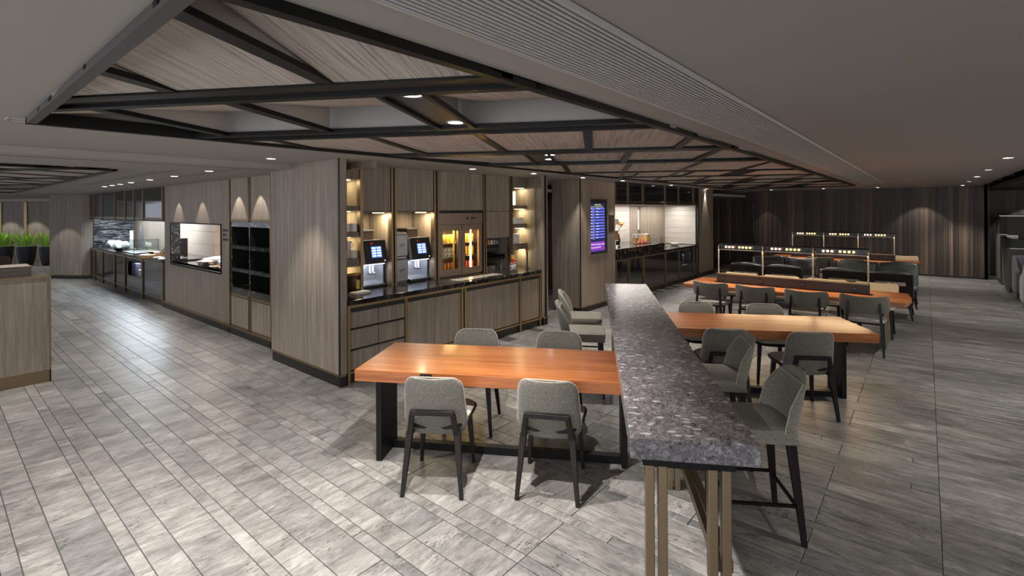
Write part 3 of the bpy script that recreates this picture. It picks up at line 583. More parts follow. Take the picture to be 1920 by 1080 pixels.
# shared tables with divider and lamp bar
def shared_table(label, x0, x1, y0, y1, lab2, lab3, bx0, bx1, by):
    t = thing('shared_table', label, 'table', (x0, y0, 0)); L = x1-x0; Wd = y1-y0
    MB().prism([(.04, 0), (L-.05, 0), (L, Wd/2-.02), (L, Wd/2), (0, Wd/2), (0, .05)], .655, .715).build('tabletop', 'teak', t, bevel=.003)
    MB().prism([(0, Wd/2+.004), (L, Wd/2+.004), (L, Wd/2+.03), (L-.05, Wd), (.04, Wd), (0, Wd-.05)], .655, .715).build('tabletop', 'teak', t, bevel=.003)
    for x in (.3, L-.3):
        for y in (.42, Wd-.14): B(x, y, 0, x+.035, y+.05, .65).build('leg', 'brass_dull', t); B(x-.03, y, 0, x, y+.06, .65).build('leg', 'black_metal', t)
        B(x-.02, .1, .62, x+.06, Wd-.1, .655).build('top_bracket', 'black_metal', t)
    d = thing('table_divider', lab2, 'divider', (bx0, by, .715)); W_ = bx1-bx0
    B(0, -.05, 0, W_, .05, .145).build('divider_box', 'divider_wood', d, bevel=.003); B(-.03, -.08, 0, W_+.03, .08, .006).build('base_plate', 'black_metal', d)
    B(0, -.052, .14, W_, .052, .15).build('top_trim', 'brass_dull', d)
    for k in range(4):
        x = W_*(.03+.28*k) if k < 3 else W_*.9
        p = B(x, -.054, .03, x+.07, -.05, .115).build('socket_plate', 'black_plastic', d)
        for i in range(3): B(x+.012+.018*i, -.056, .07, x+.02+.018*i, -.054, .078).build('socket_slot', 'steel', p)
    la = thing('bar_lamp', lab3, 'lamp', (bx0, by, .865))
    zt = .50
    for k in range(4):
        x = W_*k/3; x = min(max(x, .015), W_-.015)
        MB().tube([(x, 0, 0), (x, 0, zt-.06), (x, 0 if 0 < k < 3 else 0, zt-.05), (x-(.03 if k == 3 else 0)+(.03 if k == 0 else 0), 0, zt-.02)], .011, 8).build('post', 'lamp_post_metal', la, smooth=True)
    n = 3
    for k in range(n):
        a = W_*k/n+.035; b = W_*(k+1)/n-.01
        m = MB(); m.box(a, -.055, zt-.01, b, .055, zt); m.box(a, .045, zt-.10, b, .055, zt); m.box(a, -.055, zt-.03, b, -.048, zt); m.build('lamp_housing', 'black_plastic', la)
        MB().box(a, -.055, zt-.102, b, .06, zt-.096).build('lower_trim', 'steel', la)
        for i in range(3): MB().lathe([(.002, -.014), (.012, -.01), (.014, 0), (.01, .012), (.002, .015)], 8, (a+.10+.055*i, .0, zt-.055)).build('bulb', 'bulb_pink', la, smooth=True)
        for i in range(4): MB().lathe([(.002, -.014), (.012, -.01), (.014, 0), (.01, .012), (.002, .015)], 8, (a+.31+.055*i, .0, zt-.055)).build('bulb', 'bulb_yellow', la, smooth=True)
        area('lamp_strip', (bx0+(a+b)/2, by, .865+zt-.105), (0, 0, 0), b-a, .06, 5, (1, .72, .42))
    return t
shared_table('long orange wood shared table in the middle with a low divider', -3.12, -.155, 8.12, 9.10, 'low dark brown table divider with sockets on the middle shared table', 'long bar lamp with warm bulbs over the middle shared table', -2.71, -.62, 8.65)
shared_table('rear long orange wood shared table in front of the dark wall', -3.1, -.09, 13.95, 14.9, 'low dark brown table divider on the rear shared table', 'rear bar lamp with warm bulbs near the dark wall', -2.66, -.55, 14.4)
def side0(label, loc, rz, fab, group=None):
    t = thing('side_chair', label, 'chair', loc, rz, group)
    MB().pad(.48, .45, .06, .16, lambda x, y, d: (x, y, .45+d), 12, 12).build('seat', fab+'_light' if fab == 'tweed' else fab, t, smooth=True)
    MB().pad(.58, .23, .035, .05, lambda x, y, d: (x*.96, -.24+.10*(x/.29)**2+d-.03*(y/.2), .66+y-.02*abs(x/.29)**2*(-1)), 16, 10).build('backrest', fab, t, smooth=True)
    for s in (-1, 1):
        MB().bar((s*.17, -.215, .70), (s*.19, -.235, .40), .028, .02, .032).build('back_post', 'black_wood', t)
        MB().bar((s*.19, -.235, .41), (s*.215, -.27, 0), .036, None, .026).build('leg', 'black_wood', t)
        MB().bar((s*.19, .16, .43), (s*.21, .19, 0), .036, None, .026).build('leg', 'black_wood', t)
    B(-.19, -.2, .40, .19, .17, .425).build('seat_frame', 'black_wood', t, bevel=.01)
    return t
names = ('leftmost', 'second from left', 'third from left', 'rightmost')
sc0 = None
for i, x in enumerate((-2.65, -2.0, -1.32, -.65)):
    lb = 'grey curved-back chair on the near side of the middle shared table, '+names[i]
    if sc0 is None: sc0 = side0(lb, (x, 8.25, 0), radians(-2), 'tweed')
    else: dup(sc0, (x, 8.25, 0), radians((-2, 1, -1, 2)[i]), lb)
sc1 = None
for i, x in enumerate((-2.57, -1.92, -1.25, -.60)):
    lb = 'cream-backed chair on the far side of the middle shared table, '+names[i]
    if sc1 is None: sc1 = side0(lb, (x, 9.36, 0), pi, 'tweed_cream')
    else: dup(sc1, (x, 9.36, 0), pi, lb)
dup(sc0, (-1.95, 14.0, 0), 0, 'grey chair at the near side of the rear shared table'); dup(sc1, (-.42, 15.1, 0), pi, 'cream-backed chair at the far side of the rear shared table')
# lounge chairs with timber backs
def lounge(label, loc, rz, mat, w=.64):
    t = thing('lounge_chair', label, 'armchair', loc, rz)
    m = MB(); m.bar((0, -.06, .30), (0, -.13, .79), w, .035, up=(0, 1, 0)); m.v = [(x, y, z) for x, y, z in m.v]
    q = MB(); q.add([(-w/2, -.04, .27), (w/2, -.04, .27), (w/2, -.005, .27), (-w/2, -.005, .27), (-w/2, -.15, .80), (w/2, -.15, .80), (w/2, -.115, .80), (-w/2, -.115, .80)],
          [(0, 3, 2, 1), (4, 5, 6, 7), (0, 1, 5, 4), (1, 2, 6, 5), (2, 3, 7, 6), (3, 0, 4, 7)]); q.build('back_panel', 'black_wood', t, bevel=.006)
    B(-w/2+.1, -.135, .60, w/2-.1, -.118, .66).build('grip_inset', 'brushed_bronze', t)
    MB().bar((-.03, -.148, .645), (.08, -.135, .60), .02, .02).build('strap', 'steel', t)
    rnd = random.Random(sum(map(ord, label)))
    ph = [rnd.random()*6 for _ in range(4)]
    def cr(x, y): return .012*sin(9*x+6*y+ph[0])+.008*sin(17*x-11*y+ph[1])+.006*sin(31*y+ph[2]+5*x)
    MB().pad(w+.02, .46, .19, .07, lambda x, y, d: (x, -.0-.10*(y+.2)+d+.02+cr(x, y), .60+y+.02*sin(8*x+ph[3])), 22, 18, 3).build('back_cushion', mat, t, smooth=True)
    MB().pad(w, .60, .17, .07, lambda x, y, d: (x, .34+y, .37+d+cr(x, y)*.8), 20, 18, 3).build('seat_cushion', mat, t, smooth=True)
    B(-w/2+.01, .02, .20, w/2-.01, .62, .29).build('base_frame', 'black_wood', t, bevel=.01)
    for sx in (-1, 1):
        for p, q in (((sx*(w/2-.05), .05, .21), (sx*(w/2-.01), -.03, 0)), ((sx*(w/2-.05), .56, .21), (sx*(w/2-.01), .64, 0))): MB().bar(p, q, .045, None, .025).build('leg', 'black_wood', t)
    return t
for i, (x, w, mt) in enumerate(((-2.83, .66, 'leather_dark'), (-2.15, .63, 'leather_dark'), (-1.165, .66, 'leather_green'), (-.49, .63, 'leather_green'))):
    lounge('dark timber-backed lounge chair with its back to the dining tables, '+names[i], (x, 10.95, 0), 0, mt, w)
for i, (x, w, mt) in enumerate(((-2.86, .68, 'leather_dark'), (-2.17, .66, 'leather_dark'), (-1.15, .68, 'leather_green'), (-.45, .63, 'leather_green'))):
    lounge(('crumpled black leather' if i < 2 else 'green-grey leather')+' lounge chair facing the viewer, '+names[i], (x, 12.85, 0), pi, mt, w)
ct = thing('coffee_table', 'small round white coffee table between the lounge chairs', 'table', (-1.72, 12.0, 0))
MB().lathe([(.25, .43), (.255, .44), (.25, .455)], 28).build('table_top', 'white_stone', ct, smooth=True); MB().lathe([(.015, .01), (.015, .43)], 12).build('stem', 'black_metal', ct, smooth=True); MB().lathe([(.17, 0), (.17, .012)], 24).build('base', 'black_metal', ct, smooth=True)
# ================================================================ RIGHT BOOTHS
pt = thing('booth_cabinet', 'tall grey booth partition at the far right, next to the corner', 'booth', (1.42, 17.4, 0))
B(0, 0, .10, 1.6, .12, 1.72).build('rear_panel', 'booth_grey', pt, bevel=.01); B(0, -.02, 1.27, .12, .9, 1.72).build('side_panel', 'booth_dark', pt, bevel=.01); B(.0, .12, .10, .12, .9, 1.27).build('side_board', 'booth_grey', pt, bevel=.01)
B(-.01, -.03, 1.72, 1.62, .92, 1.74).build('top_rail', 'steel', pt); B(-.005, -.02, 1.25, .13, .92, 1.27).build('mid_rail', 'steel', pt); B(.03, 0, 0, 1.5, .8, .1).build('plinth', 'black_kick', pt)
B(.12, -.012, .35, .32, .0, .60).build('white_panel', 'ceramic', pt); B(.12, -.012, .72, .32, 0, 1.25).build('pale_panel', 'steel', pt)
pb = thing('booth_partition', 'rounded grey booth partition behind the wing armchair', 'booth', (1.40, 15.9, 0))
def rounded(x0, y0, x1, y1, r): return [(x0+r-r*cos(a), y0+r-r*sin(a)) for a in [pi/2*k/6 for k in range(7)]]+[(x1, y0), (x1, y1), (x0, y1)]
MB().prism(rounded(0, 0, 2.6, .12, .1), .12, 1.0).build('lower_panel', 'booth_grey', pb); MB().prism(rounded(0, 0, 2.6, .12, .1), 1.015, 1.22).build('upper_panel', 'booth_dark', pb); MB().prism(rounded(-.004, -.004, 2.6, .124, .1), 1.0, 1.015).build('trim_strip', 'steel', pb)
B(0, .12, .12, .10, .9, 1.0).build('side_panel', 'booth_grey', pb); B(0, .12, 1.0, .10, .9, 1.22).build('side_top', 'booth_dark', pb); B(.05, .03, 0, 2.5, .85, .12).build('plinth', 'door_wood', pb)
def wing(label, loc, rz):
    t = thing('wing_armchair', label, 'armchair', loc, rz)
    MB().pad(.76, .78, .12, .08, lambda x, y, d: (x, -.30-.12*(y+.3)+d, .55+y*.9), 14, 14, 4).build('backrest', 'grey_cloth', t, smooth=True)
    for s in (-1, 1):
        MB().pad(.62, .55, .10, .10, lambda x, y, d: (s*.38+d, x-.02, .37+y+max(0, -x-.02)*1.1*(1 if y > 0 else 0)), 14, 12, 4).build('arm', 'grey_cloth', t, smooth=True)
    MB().pad(.66, .62, .16, .06, lambda x, y, d: (x, y+.04, .40+d), 12, 12, 4).build('seat_cushion', 'grey_cloth', t, smooth=True)
    B(-.36, -.3, .12, .36, .3, .33).build('base', 'grey_cloth', t, bevel=.02)
    for x in (-.32, .32):
        for y in (-.26, .26): B(x-.025, y-.025, 0, x+.025, y+.025, .12).build('leg', 'door_wood', t)
    return t
w0 = wing('blue-grey wing armchair at the right edge, in front of the rounded partition', (1.85, 15.0, 0), radians(180))
dup(w0, (1.82, 13.6, 0), 0, 'wing armchair cut by the right edge of the photo, seen from behind')
# ================================================================ LEFT PARTITIONS AND PLANTS
p1 = thing('low_partition', 'low oak partition with bronze base at the left edge, nearest the viewer', 'partition', (-7.83, -2.5, 0))
B(0, 0, .14, .05, 3.44, 1.20).build('oak_panel', 'oak', p1); B(.0, 0, 0, .06, 3.45, .14).build('base', 'brass_dull', p1); B(-.005, 0, 1.20, .055, 3.45, 1.22).build('top_trim', 'brass_dull', p1); B(-.01, 3.44, 0, .06, 3.455, 1.22).build('edge_trim', 'brass_dull', p1)
p2 = thing('low_partition', 'low oak partition behind the nearest one at the left edge', 'partition', (-9.9, -2.5, 0))
B(0, 0, .14, .5, 3.46, 1.20).build('oak_panel', 'oak_shelf', p2); B(0, 0, 0, .5, 3.46, .14).build('base', 'brass_dull', p2); B(-.005, 0, 1.20, .505, 3.46, 1.22).build('top_trim', 'oak_shelf', p2)
p3 = thing('low_partition', 'farthest low timber partition at the left edge, before the plants', 'partition', (-12.3, -2.5, 0))
B(0, 0, .12, .4, 3.46, 1.20).build('timber_panel', 'door_wood', p3); B(0, 0, 0, .4, 3.46, .12).build('base', 'brass_dull', p3)
def plant(label, loc, seed):
    t = thing('potted_plant', label, 'plant', loc)
    MB().lathe([(.18, 0), (.20, .02), (.26, .35), (.285, .62), (.29, .70), (.27, .70), (.26, .66)], 28).build('pot', 'pot', t, smooth=True); MB().lathe([(.291, .695), (.292, .71), (.275, .71)], 28).build('rim', 'steel', t, smooth=True)
    r = random.Random(seed); m = MB()
    for k in range(46):
        a = r.random()*2*pi; b = .04+r.random()*.2; h = .28+r.random()*.34; lean = b*.6+r.random()*.08; w = .032+r.random()*.02
        px, py = b*cos(a), b*sin(a); tx, ty = px+lean*cos(a), py+lean*sin(a); sx, sy = -sin(a)*w, cos(a)*w
        mx, my, mz = (px*.45+tx*.55), (py*.45+ty*.55), .67+h*.6
        m.add([(px-sx*.5, py-sy*.5, .67), (px+sx*.5, py+sy*.5, .67), (mx+sx, my+sy, mz), (mx-sx, my-sy, mz), (tx, ty, .67+h), (px*.95, py*.95, .65), (mx+.02*cos(a), my+.02*sin(a), mz-.02)], [(0, 1, 2, 3), (3, 2, 4), (0, 5, 1), (1, 5, 6, 2), (0, 3, 6, 5), (2, 6, 4), (3, 4, 6)])
    f = m.build('foliage', 'leaf', t); f['kind'] = 'stuff'; return t
plant('green spiky plant in a tall black pot, middle of the three', (-25.72, 2.50, 0), 1); plant('green spiky plant in a tall black pot, rightmost, partly behind the far pillar', (-25.0, 3.03, 0), 2); plant('green spiky plant in a black pot, leftmost at the photo edge', (-26.45, 1.96, 0), 3)
# ================================================================ SERVICE WALL FITTINGS
def cabinet_run(t, axis, posts, z0, z1, face, mat, double=()):
    """posts and panels along axis; face is the coordinate of the front"""
    def bx(a0, a1, d0, d1, za, zb, n, mt, bev=0):
        if axis == 'x': o = B(a0, face-d1, za, a1, face-d0, zb)
        else: o = B(face+d0, a0, za, face+d1, a1, zb)
        return o.build(n, mt, t, bevel=bev)
    for i, a in enumerate(posts): bx(a-.022, a+.022, -.02, .035, z0 if i else z0, z1, 'post', 'brass_dull')
    for a, b in zip(posts, posts[1:]): yield a+.026, b-.026, bx
sl = thing('glass_cabinet', 'run of smoked glass cabinets with bronze posts under the kitchen counter', 'cabinet', (0, 0, 0))
P = (-18.79, -18.27, -17.33, -16.0, -15.0, -13.5, -12.04)
for a, b, bx in cabinet_run(sl, 'x', P, 0, .9, 3.2, ''):
    if abs(a+14.97) < .02:
        bx(a, b, 0, .012, .15, .44, 'door', 'smoked_glass'); bx(a, b, 0, .012, .78, .85, 'door_top', 'smoked_glass'); bx(a, -14.78, 0, .012, .44, .78, 'door_side', 'smoked_glass'); bx(-13.68, b, 0, .012, .44, .78, 'door_side', 'smoked_glass')
        B(-14.78, 3.2, .44, -13.68, 3.55, .45).build('nook_shelf', 'black_kick', sl); B(-14.8, 3.55, .42, -13.6, 3.56, .8).build('nook_back', 'steel', sl)
        area('nook_light', (-14.2, 3.35, .775), (0, 0, 0), .9, .1, 3, (.85, .93, 1))
    else: bx(a, b, 0, .012, .15, .85, 'door', 'smoked_glass')
    bx(a-.03, b+.03, 0, .018, .12, .15, 'lower_rail', 'brass_dull'); bx(a-.03, b+.03, 0, .018, .85, .89, 'upper_rail', 'brass_dull'); bx(a, b, -.02, 0, 0, .12, 'kick', 'charcoal')
B(-18.8, 3.56, .1, -12.04, 3.6, .88).build('carcass', 'black_kick', sl)
kc = thing('worktop', 'long dark stone worktop of the open kitchen', 'worktop', (-18.78, 3.17, .89)); B(0, 0, 0, 6.73, 1.0, .045).build('slab', 'black_marble', kc)
for i in range(4):
    x = -14.75+.1*i; tag(B(0, 0, 0, .07, .2, .27).build('binder', 'book_dark', None, (x, 3.25, .45)), 'dark binder standing in the cabinet nook, '+ORD[i]+' from the left', 'binder', 'dark binders in the cabinet nook')
for i in range(6):
    tag(MB().lathe([(.09, 0), (.1, .02), (.1, .04)], 16).build('white_box', 'magazine', None, (-14.1+.21*(i % 2), 3.34, .45+.055*(i//2)), smooth=True), 'white plate in the cabinet nook, '+('lowest', 'middle', 'top')[i//2]+' of the '+('left', 'right')[i % 2]+' stack', 'plate', 'white crockery in the cabinet nook')
su = thing('upper_cabinet', 'row of smoked glass upper cabinets over the kitchen counter', 'cabinet', (0, 0, 0))
for a, b, bx in cabinet_run(su, 'x', (-18.83, -18.35, -17.35, -15.97, -14.97, -14.18, -13.43, -12.04), 1.75, LZ, 3.2, ''):
    bx(a, b, 0, .012, 1.83, LZ, 'door', 'smoked_glass'); bx(a-.03, b+.03, 0, .02, 1.79, 1.83, 'lower_rail', 'brass_dull'); bx(a-.03, b+.03, -.02, .01, 1.75, 1.79, 'base_rail', 'black_kick')
B(-18.86, 3.22, 1.76, -12.02, 3.28, LZ).build('carcass', 'black_kick', su)
# black marble shelf unit with cabinets
ms_ = thing('shelf_unit', 'open black marble shelf unit with six dark bays', 'shelf', (0, 0, 0))
B(-8.6, 3.62, .62, -7.13, 3.66, 1.8).build('back_board', 'black_kick', ms_)
for z, h in ((.65, .10), (1.0, .055), (1.36, .055), (1.71, .075)): B(-8.575, 3.19, z, -7.15, 3.30, z+h).build('shelf', 'black_marble', ms_); B(-8.575, 3.30, z+.005, -7.15, 3.62, z+h-.005).build('shelf_board', 'black_kick', ms_)
for x in (-8.575, -7.895, -7.18): B(x, 3.192, .75, x+.03, 3.20, 1.71).build('upright', 'black_marble', ms_); B(x+.002, 3.20, .75, x+.028, 3.62, 1.71).build('upright_board', 'black_kick', ms_)
for x in (-8.60, -7.13): B(x-.02, 3.17, 0, x+.005, 3.25, LZ).build('post', 'brass', ms_)
for x in (-7.905, -7.86): B(x, 3.175, 0, x+.02, 3.25, .65).build('post', 'brass', ms_); B(x, 3.175, 1.8, x+.02, 3.25, LZ).build('post', 'brass', ms_)
for a, b in ((-8.58, -7.91), (-7.83, -7.16)):
    B(a, 3.19, .145, b, 3.22, .60).build('door', 'oak', ms_); B(a, 3.185, .61, b, 3.22, .65).build('rail', 'brass', ms_); B(a, 3.185, .12, b, 3.22, .14).build('rail', 'brass', ms_)
    B(a, 3.19, 1.83, b, 3.22, LZ).build('door', 'oak', ms_); B(a, 3.185, 1.79, b, 3.22, 1.83).build('rail', 'brass_dull', ms_)
wt = thing('wall_lettering', 'three short lines of small black lettering right of the serving window', 'sign', (-8.93, 3.197, 1.6))
for i, s in enumerate(('HOT FOOD', 'SOUP', 'NOODLE')): text(s, .062, (0, 0, .02-.075*i), (pi/2, 0, 0), 'black_plastic', wt, 'lettering', .003)
# things on the kitchen counter
gb = thing('display_case', 'clear glass food display case on the kitchen counter', 'display case', (-15.9, 3.3, .935))
for nm, b in (('front_pane', (0, 0, 0, 1.15, .008, .33)), ('rear_pane', (0, .5, 0, 1.15, .508, .33)), ('side_pane', (0, 0, 0, .008, .5, .33)), ('side_pane', (1.142, 0, 0, 1.15, .5, .33)), ('top_pane', (0, 0, .33, 1.15, .508, .338))): B(*b).build(nm, 'glass', gb)
B(.0, 0, 0, 1.15, .5, .012).build('case_base', 'steel', gb)
def bowl(name, label, loc, r, h, mat, cat='bowl', group=None, fill=None):
    t = thing(name, label, cat, loc, 0, group); MB().lathe([(r*.5, 0), (r*.8, h*.35), (r, h), (r*.96, h), (r*.75, h*.4), (r*.3, h*.2)], 20).build('bowl_body', mat, t, smooth=True)
    if fill: MB().lathe([(r*.9, h*.8), (r*.6, h*1.15), (.01, h*1.3)], 14).build('filling', fill, t, smooth=True)
    return t
bowl('bowl', 'wide shallow black bowl left of the glass display case', (-16.25, 3.36, .935), .17, .08, 'black_plastic')
for i in range(5):
    t_ = thing('bread_bag', 'white paper bag of bread left of the display case, '+ORD[i]+' from the left', 'bag', (-18.3+.33*i, 3.55+.06*(i % 2), .935), .3*i, 'white paper bags by the display case')
    MB().pad(.3, .2, .16, .05, lambda x, y, d: (x, y, .1+d+.03*sin(20*x)), 10, 8, 3).build('bag_body', 'paper', t_, smooth=True)
pg = thing('menu_stand', 'upright white menu stand behind the paper bags', 'stand', (-16.9, 3.72, .935)); B(-.14, 0, .02, .14, .02, .5).build('sheet', 'paper', pg); B(-.14, -.05, 0, .14, .07, .02).build('foot', 'steel', pg)
pg = thing('grey_board', 'grey board standing behind the menu stand', 'board', (-16.5, 3.85, .935)); B(-.15, 0, .0, .15, .02, .62).build('panel', 'booth_grey', pg); B(-.15, -.04, 0, .15, .06, .015).build('foot', 'steel', pg)
tb = thing('food_board', 'round wooden serving board with bowls at the kitchen counter', 'board', (-13.3, 3.36, .935)); MB().lathe([(.28, 0), (.29, .02), (.28, .07)], 26).build('board', 'pale_lid', tb, smooth=True)
for i, (x, y, mt, fl) in enumerate(((-13.45, 3.36, 'black_plastic', 'bread'), (-13.18, 3.4, 'ceramic', 'apple'), (-13.3, 3.55, 'black_plastic', 'paper'))): bowl('small_bowl', ('black bowl of bread on the round board', 'white bowl of fruit on the round board', 'black bowl with white food on the round board')[i], (x, y, 1.005), .1, .05, mt, fill=fl)
for i, (x, y) in enumerate(((-12.75, 3.3), (-12.5, 3.42), (-12.3, 3.27), (-12.6, 3.6), (-12.2, 3.55))): bowl('serving_dish', 'small white dish at the right end of the kitchen counter, '+('front left', 'middle', 'front right', 'rear left', 'rear right')[i], (x, y, .935), .12, .04, 'ceramic', 'dish', 'white dishes on the kitchen counter', 'bread' if i % 2 else 'steel')
bk_ = thing('steamer', 'black food bin with a tilted white tray behind the dishes', 'container', (-12.9, 3.72, .935)); B(-.16, -.1, 0, .16, .12, .42).build('bin', 'black_plastic', bk_, bevel=.01)
MB().bar((-.2, -.2, .12), (.18, -.12, .35), .26, .02).build('tray', 'paper', bk_)
# serving window items
wc = thing('serving_counter', 'dark reflective counter behind the serving window', 'worktop', (-11.55, 3.37, .90)); B(0, 0, 0, 2.9, .85, .03).build('slab', 'black_marble', wc)
for i in range(2):
    bs = thing('bamboo_steamer', 'round bamboo steamer basket, %s on the serving counter' % ('left one' if i == 0 else 'right one'), 'steamer', (-10.55+.75*i, 3.72, .93))
    MB().lathe([(.27, 0), (.27, .09)], 26).build('basket', 'cream_tile', bs, smooth=True); MB().lathe([(.28, .09), (.28, .12), (.1, .15), (.02, .155)], 26).build('lid', 'paper', bs, smooth=True)
sp_ = thing('saucepan', 'steel saucepan with lid on the serving counter', 'pan', (-10.15, 3.38, .93)); MB().lathe([(.14, 0), (.17, .1), (.175, .11)], 22).build('pan_body', 'steel', sp_, smooth=True); MB().lathe([(.17, .112), (.1, .14), (.01, .145)], 22).build('lid', 'steel', sp_, smooth=True); B(-.3, -.01, .08, -.16, .01, .1).build('handle', 'black_plastic', sp_)
cn = thing('utensil_canister', 'black utensil canister at the right of the serving window', 'canister', (-9.5, 3.58, .93)); MB().lathe([(.07, 0), (.08, .28), (.07, .28), (.06, .05)], 18).build('canister_body', 'black_plastic', cn, smooth=True); B(-.01, 0, .1, .01, .02, .38).build('spoon', 'steel', cn)
for i in range(3): bowl('serving_dish', 'white oval dish of food at the right of the serving window', (-9.85+.3*i, 3.43+.05*i, .93), .13, .04, 'ceramic', 'dish', 'dishes in the serving window', 'bread')
# ================================================================ COFFEE WALL
X0 = -5.5
cb = thing('base_cabinet', 'oak base cabinets with bronze strips under the coffee counter', 'cabinet', (0, 0, 0))
for y in (3.07, 3.87, 4.84, 4.90, 6.13, 6.66): B(-5.0, y-.018, 0, -4.965, y+.018, .87).build('post', 'brass', cb)
B(-5.0, 3.05, .855, -4.962, 6.7, .885).build('top_rail', 'brass', cb); B(-5.01, 3.05, .80, -4.985, 6.7, .855).build('shadow_gap', 'black_kick', cb); B(-5.0, 3.05, .115, -4.966, 6.7, .14).build('lower_rail', 'brass', cb)
B(-5.95, 3.06, .12, -5.03, 6.70, .86).build('carcass', 'black_kick', cb); B(-5.9, 3.06, 0, -5.005, 6.7, .115).build('kick', 'black_kick', cb)
for z0, z1 in ((.62, .80), (.385, .60), (.15, .365)):
    for y0, y1 in ((3.09, 3.465), (3.475, 3.85)):
        d = B(-5.03, y0, z0, -4.985, y1, z1).build('drawer', 'oak', cb, bevel=.002); B(-4.992, y0, z1-.012, -4.982, y1, z1).build('finger_pull', 'oak_shelf', d)
for y0, y1 in ((3.89, 4.335), (4.342, 4.82), (4.925, 5.50), (5.507, 6.11), (6.15, 6.64)): B(-5.03, y0, .15, -4.985, y1, .80).build('door', 'oak', cb, bevel=.002)
ct_ = thing('coffee_counter', 'black marble counter top of the coffee station', 'worktop', (-6.04, 3.06, .885)); MB().prism([(0, 0), (1.09, 0), (1.09, 3.62), (.56, 3.88), (0, 3.9)], 0, .055).build('slab', 'black_marble', ct_, bevel=.003)
uc = thing('oak_cabinet', 'tall oak wall cabinets with bronze strips above the coffee counter', 'cabinet', (0, 0, 0))
POST = ((3.56, 3.60), (4.035, 4.065), (4.09, 4.12), (4.785, 4.82), (4.85, 4.88), (5.835, 5.86), (5.88, 5.905), (6.50, 6.53), (6.545, 6.57))
for a, b in POST: B(-5.56, a, .94, -5.485, b, CZ).build('post', 'brass_dull', uc)
for a, b in ((3.61, 4.03), (4.125, 4.78)):
    B(-5.53, a, 1.945, -5.5, b, CZ).build('door', 'oak', uc, bevel=.002); B(-6.04, a, 1.925, -5.5, b, 1.94).build('cabinet_base', 'oak_shelf', uc)
B(-5.53, 4.885, 1.95, -5.5, 5.83, CZ).build('door', 'oak', uc, bevel=.002); B(-5.55, 4.885, 1.92, -5.52, 5.83, 1.945).build('gap', 'black_kick', uc)
B(-5.53, 5.91, 1.93, -5.5, 6.495, CZ).build('door', 'oak', uc, bevel=.002); B(-5.53, 5.91, 1.50, -5.5, 6.495, 1.925).build('door', 'oak', uc, bevel=.002); B(-6.0, 5.91, 1.485, -5.5, 6.495, 1.5).build('cabinet_base', 'oak_shelf', uc)
for y in (3.58, 4.0775, 4.835, 5.87, 6.535): B(-6.04, y-.012, .94, -5.56, y+.012, CZ).build('divider', 'oak', uc)
B(-5.53, 3.065, 2.36, -5.5, 3.56, CZ).build('header', 'oak', uc); B(-5.53, 6.57, 2.35, -5.5, 6.985, CZ).build('header', 'oak', uc); B(-6.04, 6.57, 2.34, -5.5, 6.985, 2.35).build('header_base', 'oak_shelf', uc); B(-6.04, 3.065, 2.35, -5.5, 3.56, 2.36).build('header_base', 'oak_shelf', uc)
ZL = ((1.95, 2.01), (1.62, 1.68), (1.25, 1.35))
for z0, z1 in ZL:
    B(-5.95, 3.065, z0, -5.5, 3.555, z1).build('shelf', 'oak_shelf', uc)
for z0, z1 in ((1.97, 2.03), (1.63, 1.70), (1.25, 1.36)): B(-6.0, 6.575, z0, -5.5, 6.985, z1).build('shelf', 'oak_shelf', uc)
for z in (2.345, 1.945, 1.615, 1.245):
    B(-5.80, 3.40, z-.006, -5.65, 3.52, z-.001).build('lamp_strip', 'led_warm', uc); area('niche_lamp', (-5.75, 3.42, z-.01), (0, 0, 0), .1, .1, .75, (1, .84, .50))
for z in (2.345, 1.965, 1.625, 1.245):
    B(-5.68, 6.84, z-.006, -5.54, 6.95, z-.001).build('lamp_strip', 'led_warm', uc); area('niche_lamp', (-5.62, 6.9, z-.012), (0, 0, 0), .12, .08, .7, (1, .84, .50))
for y in (3.97, 4.70): B(-5.72, y-.07, 1.917, -5.60, y+.03, 1.924).build('lamp_strip', 'led_warm', uc); area('niche_lamp', (-5.66, y-.02, 1.91), (0, 0, 0), .1, .1, 2.4, (1, .82, .52))
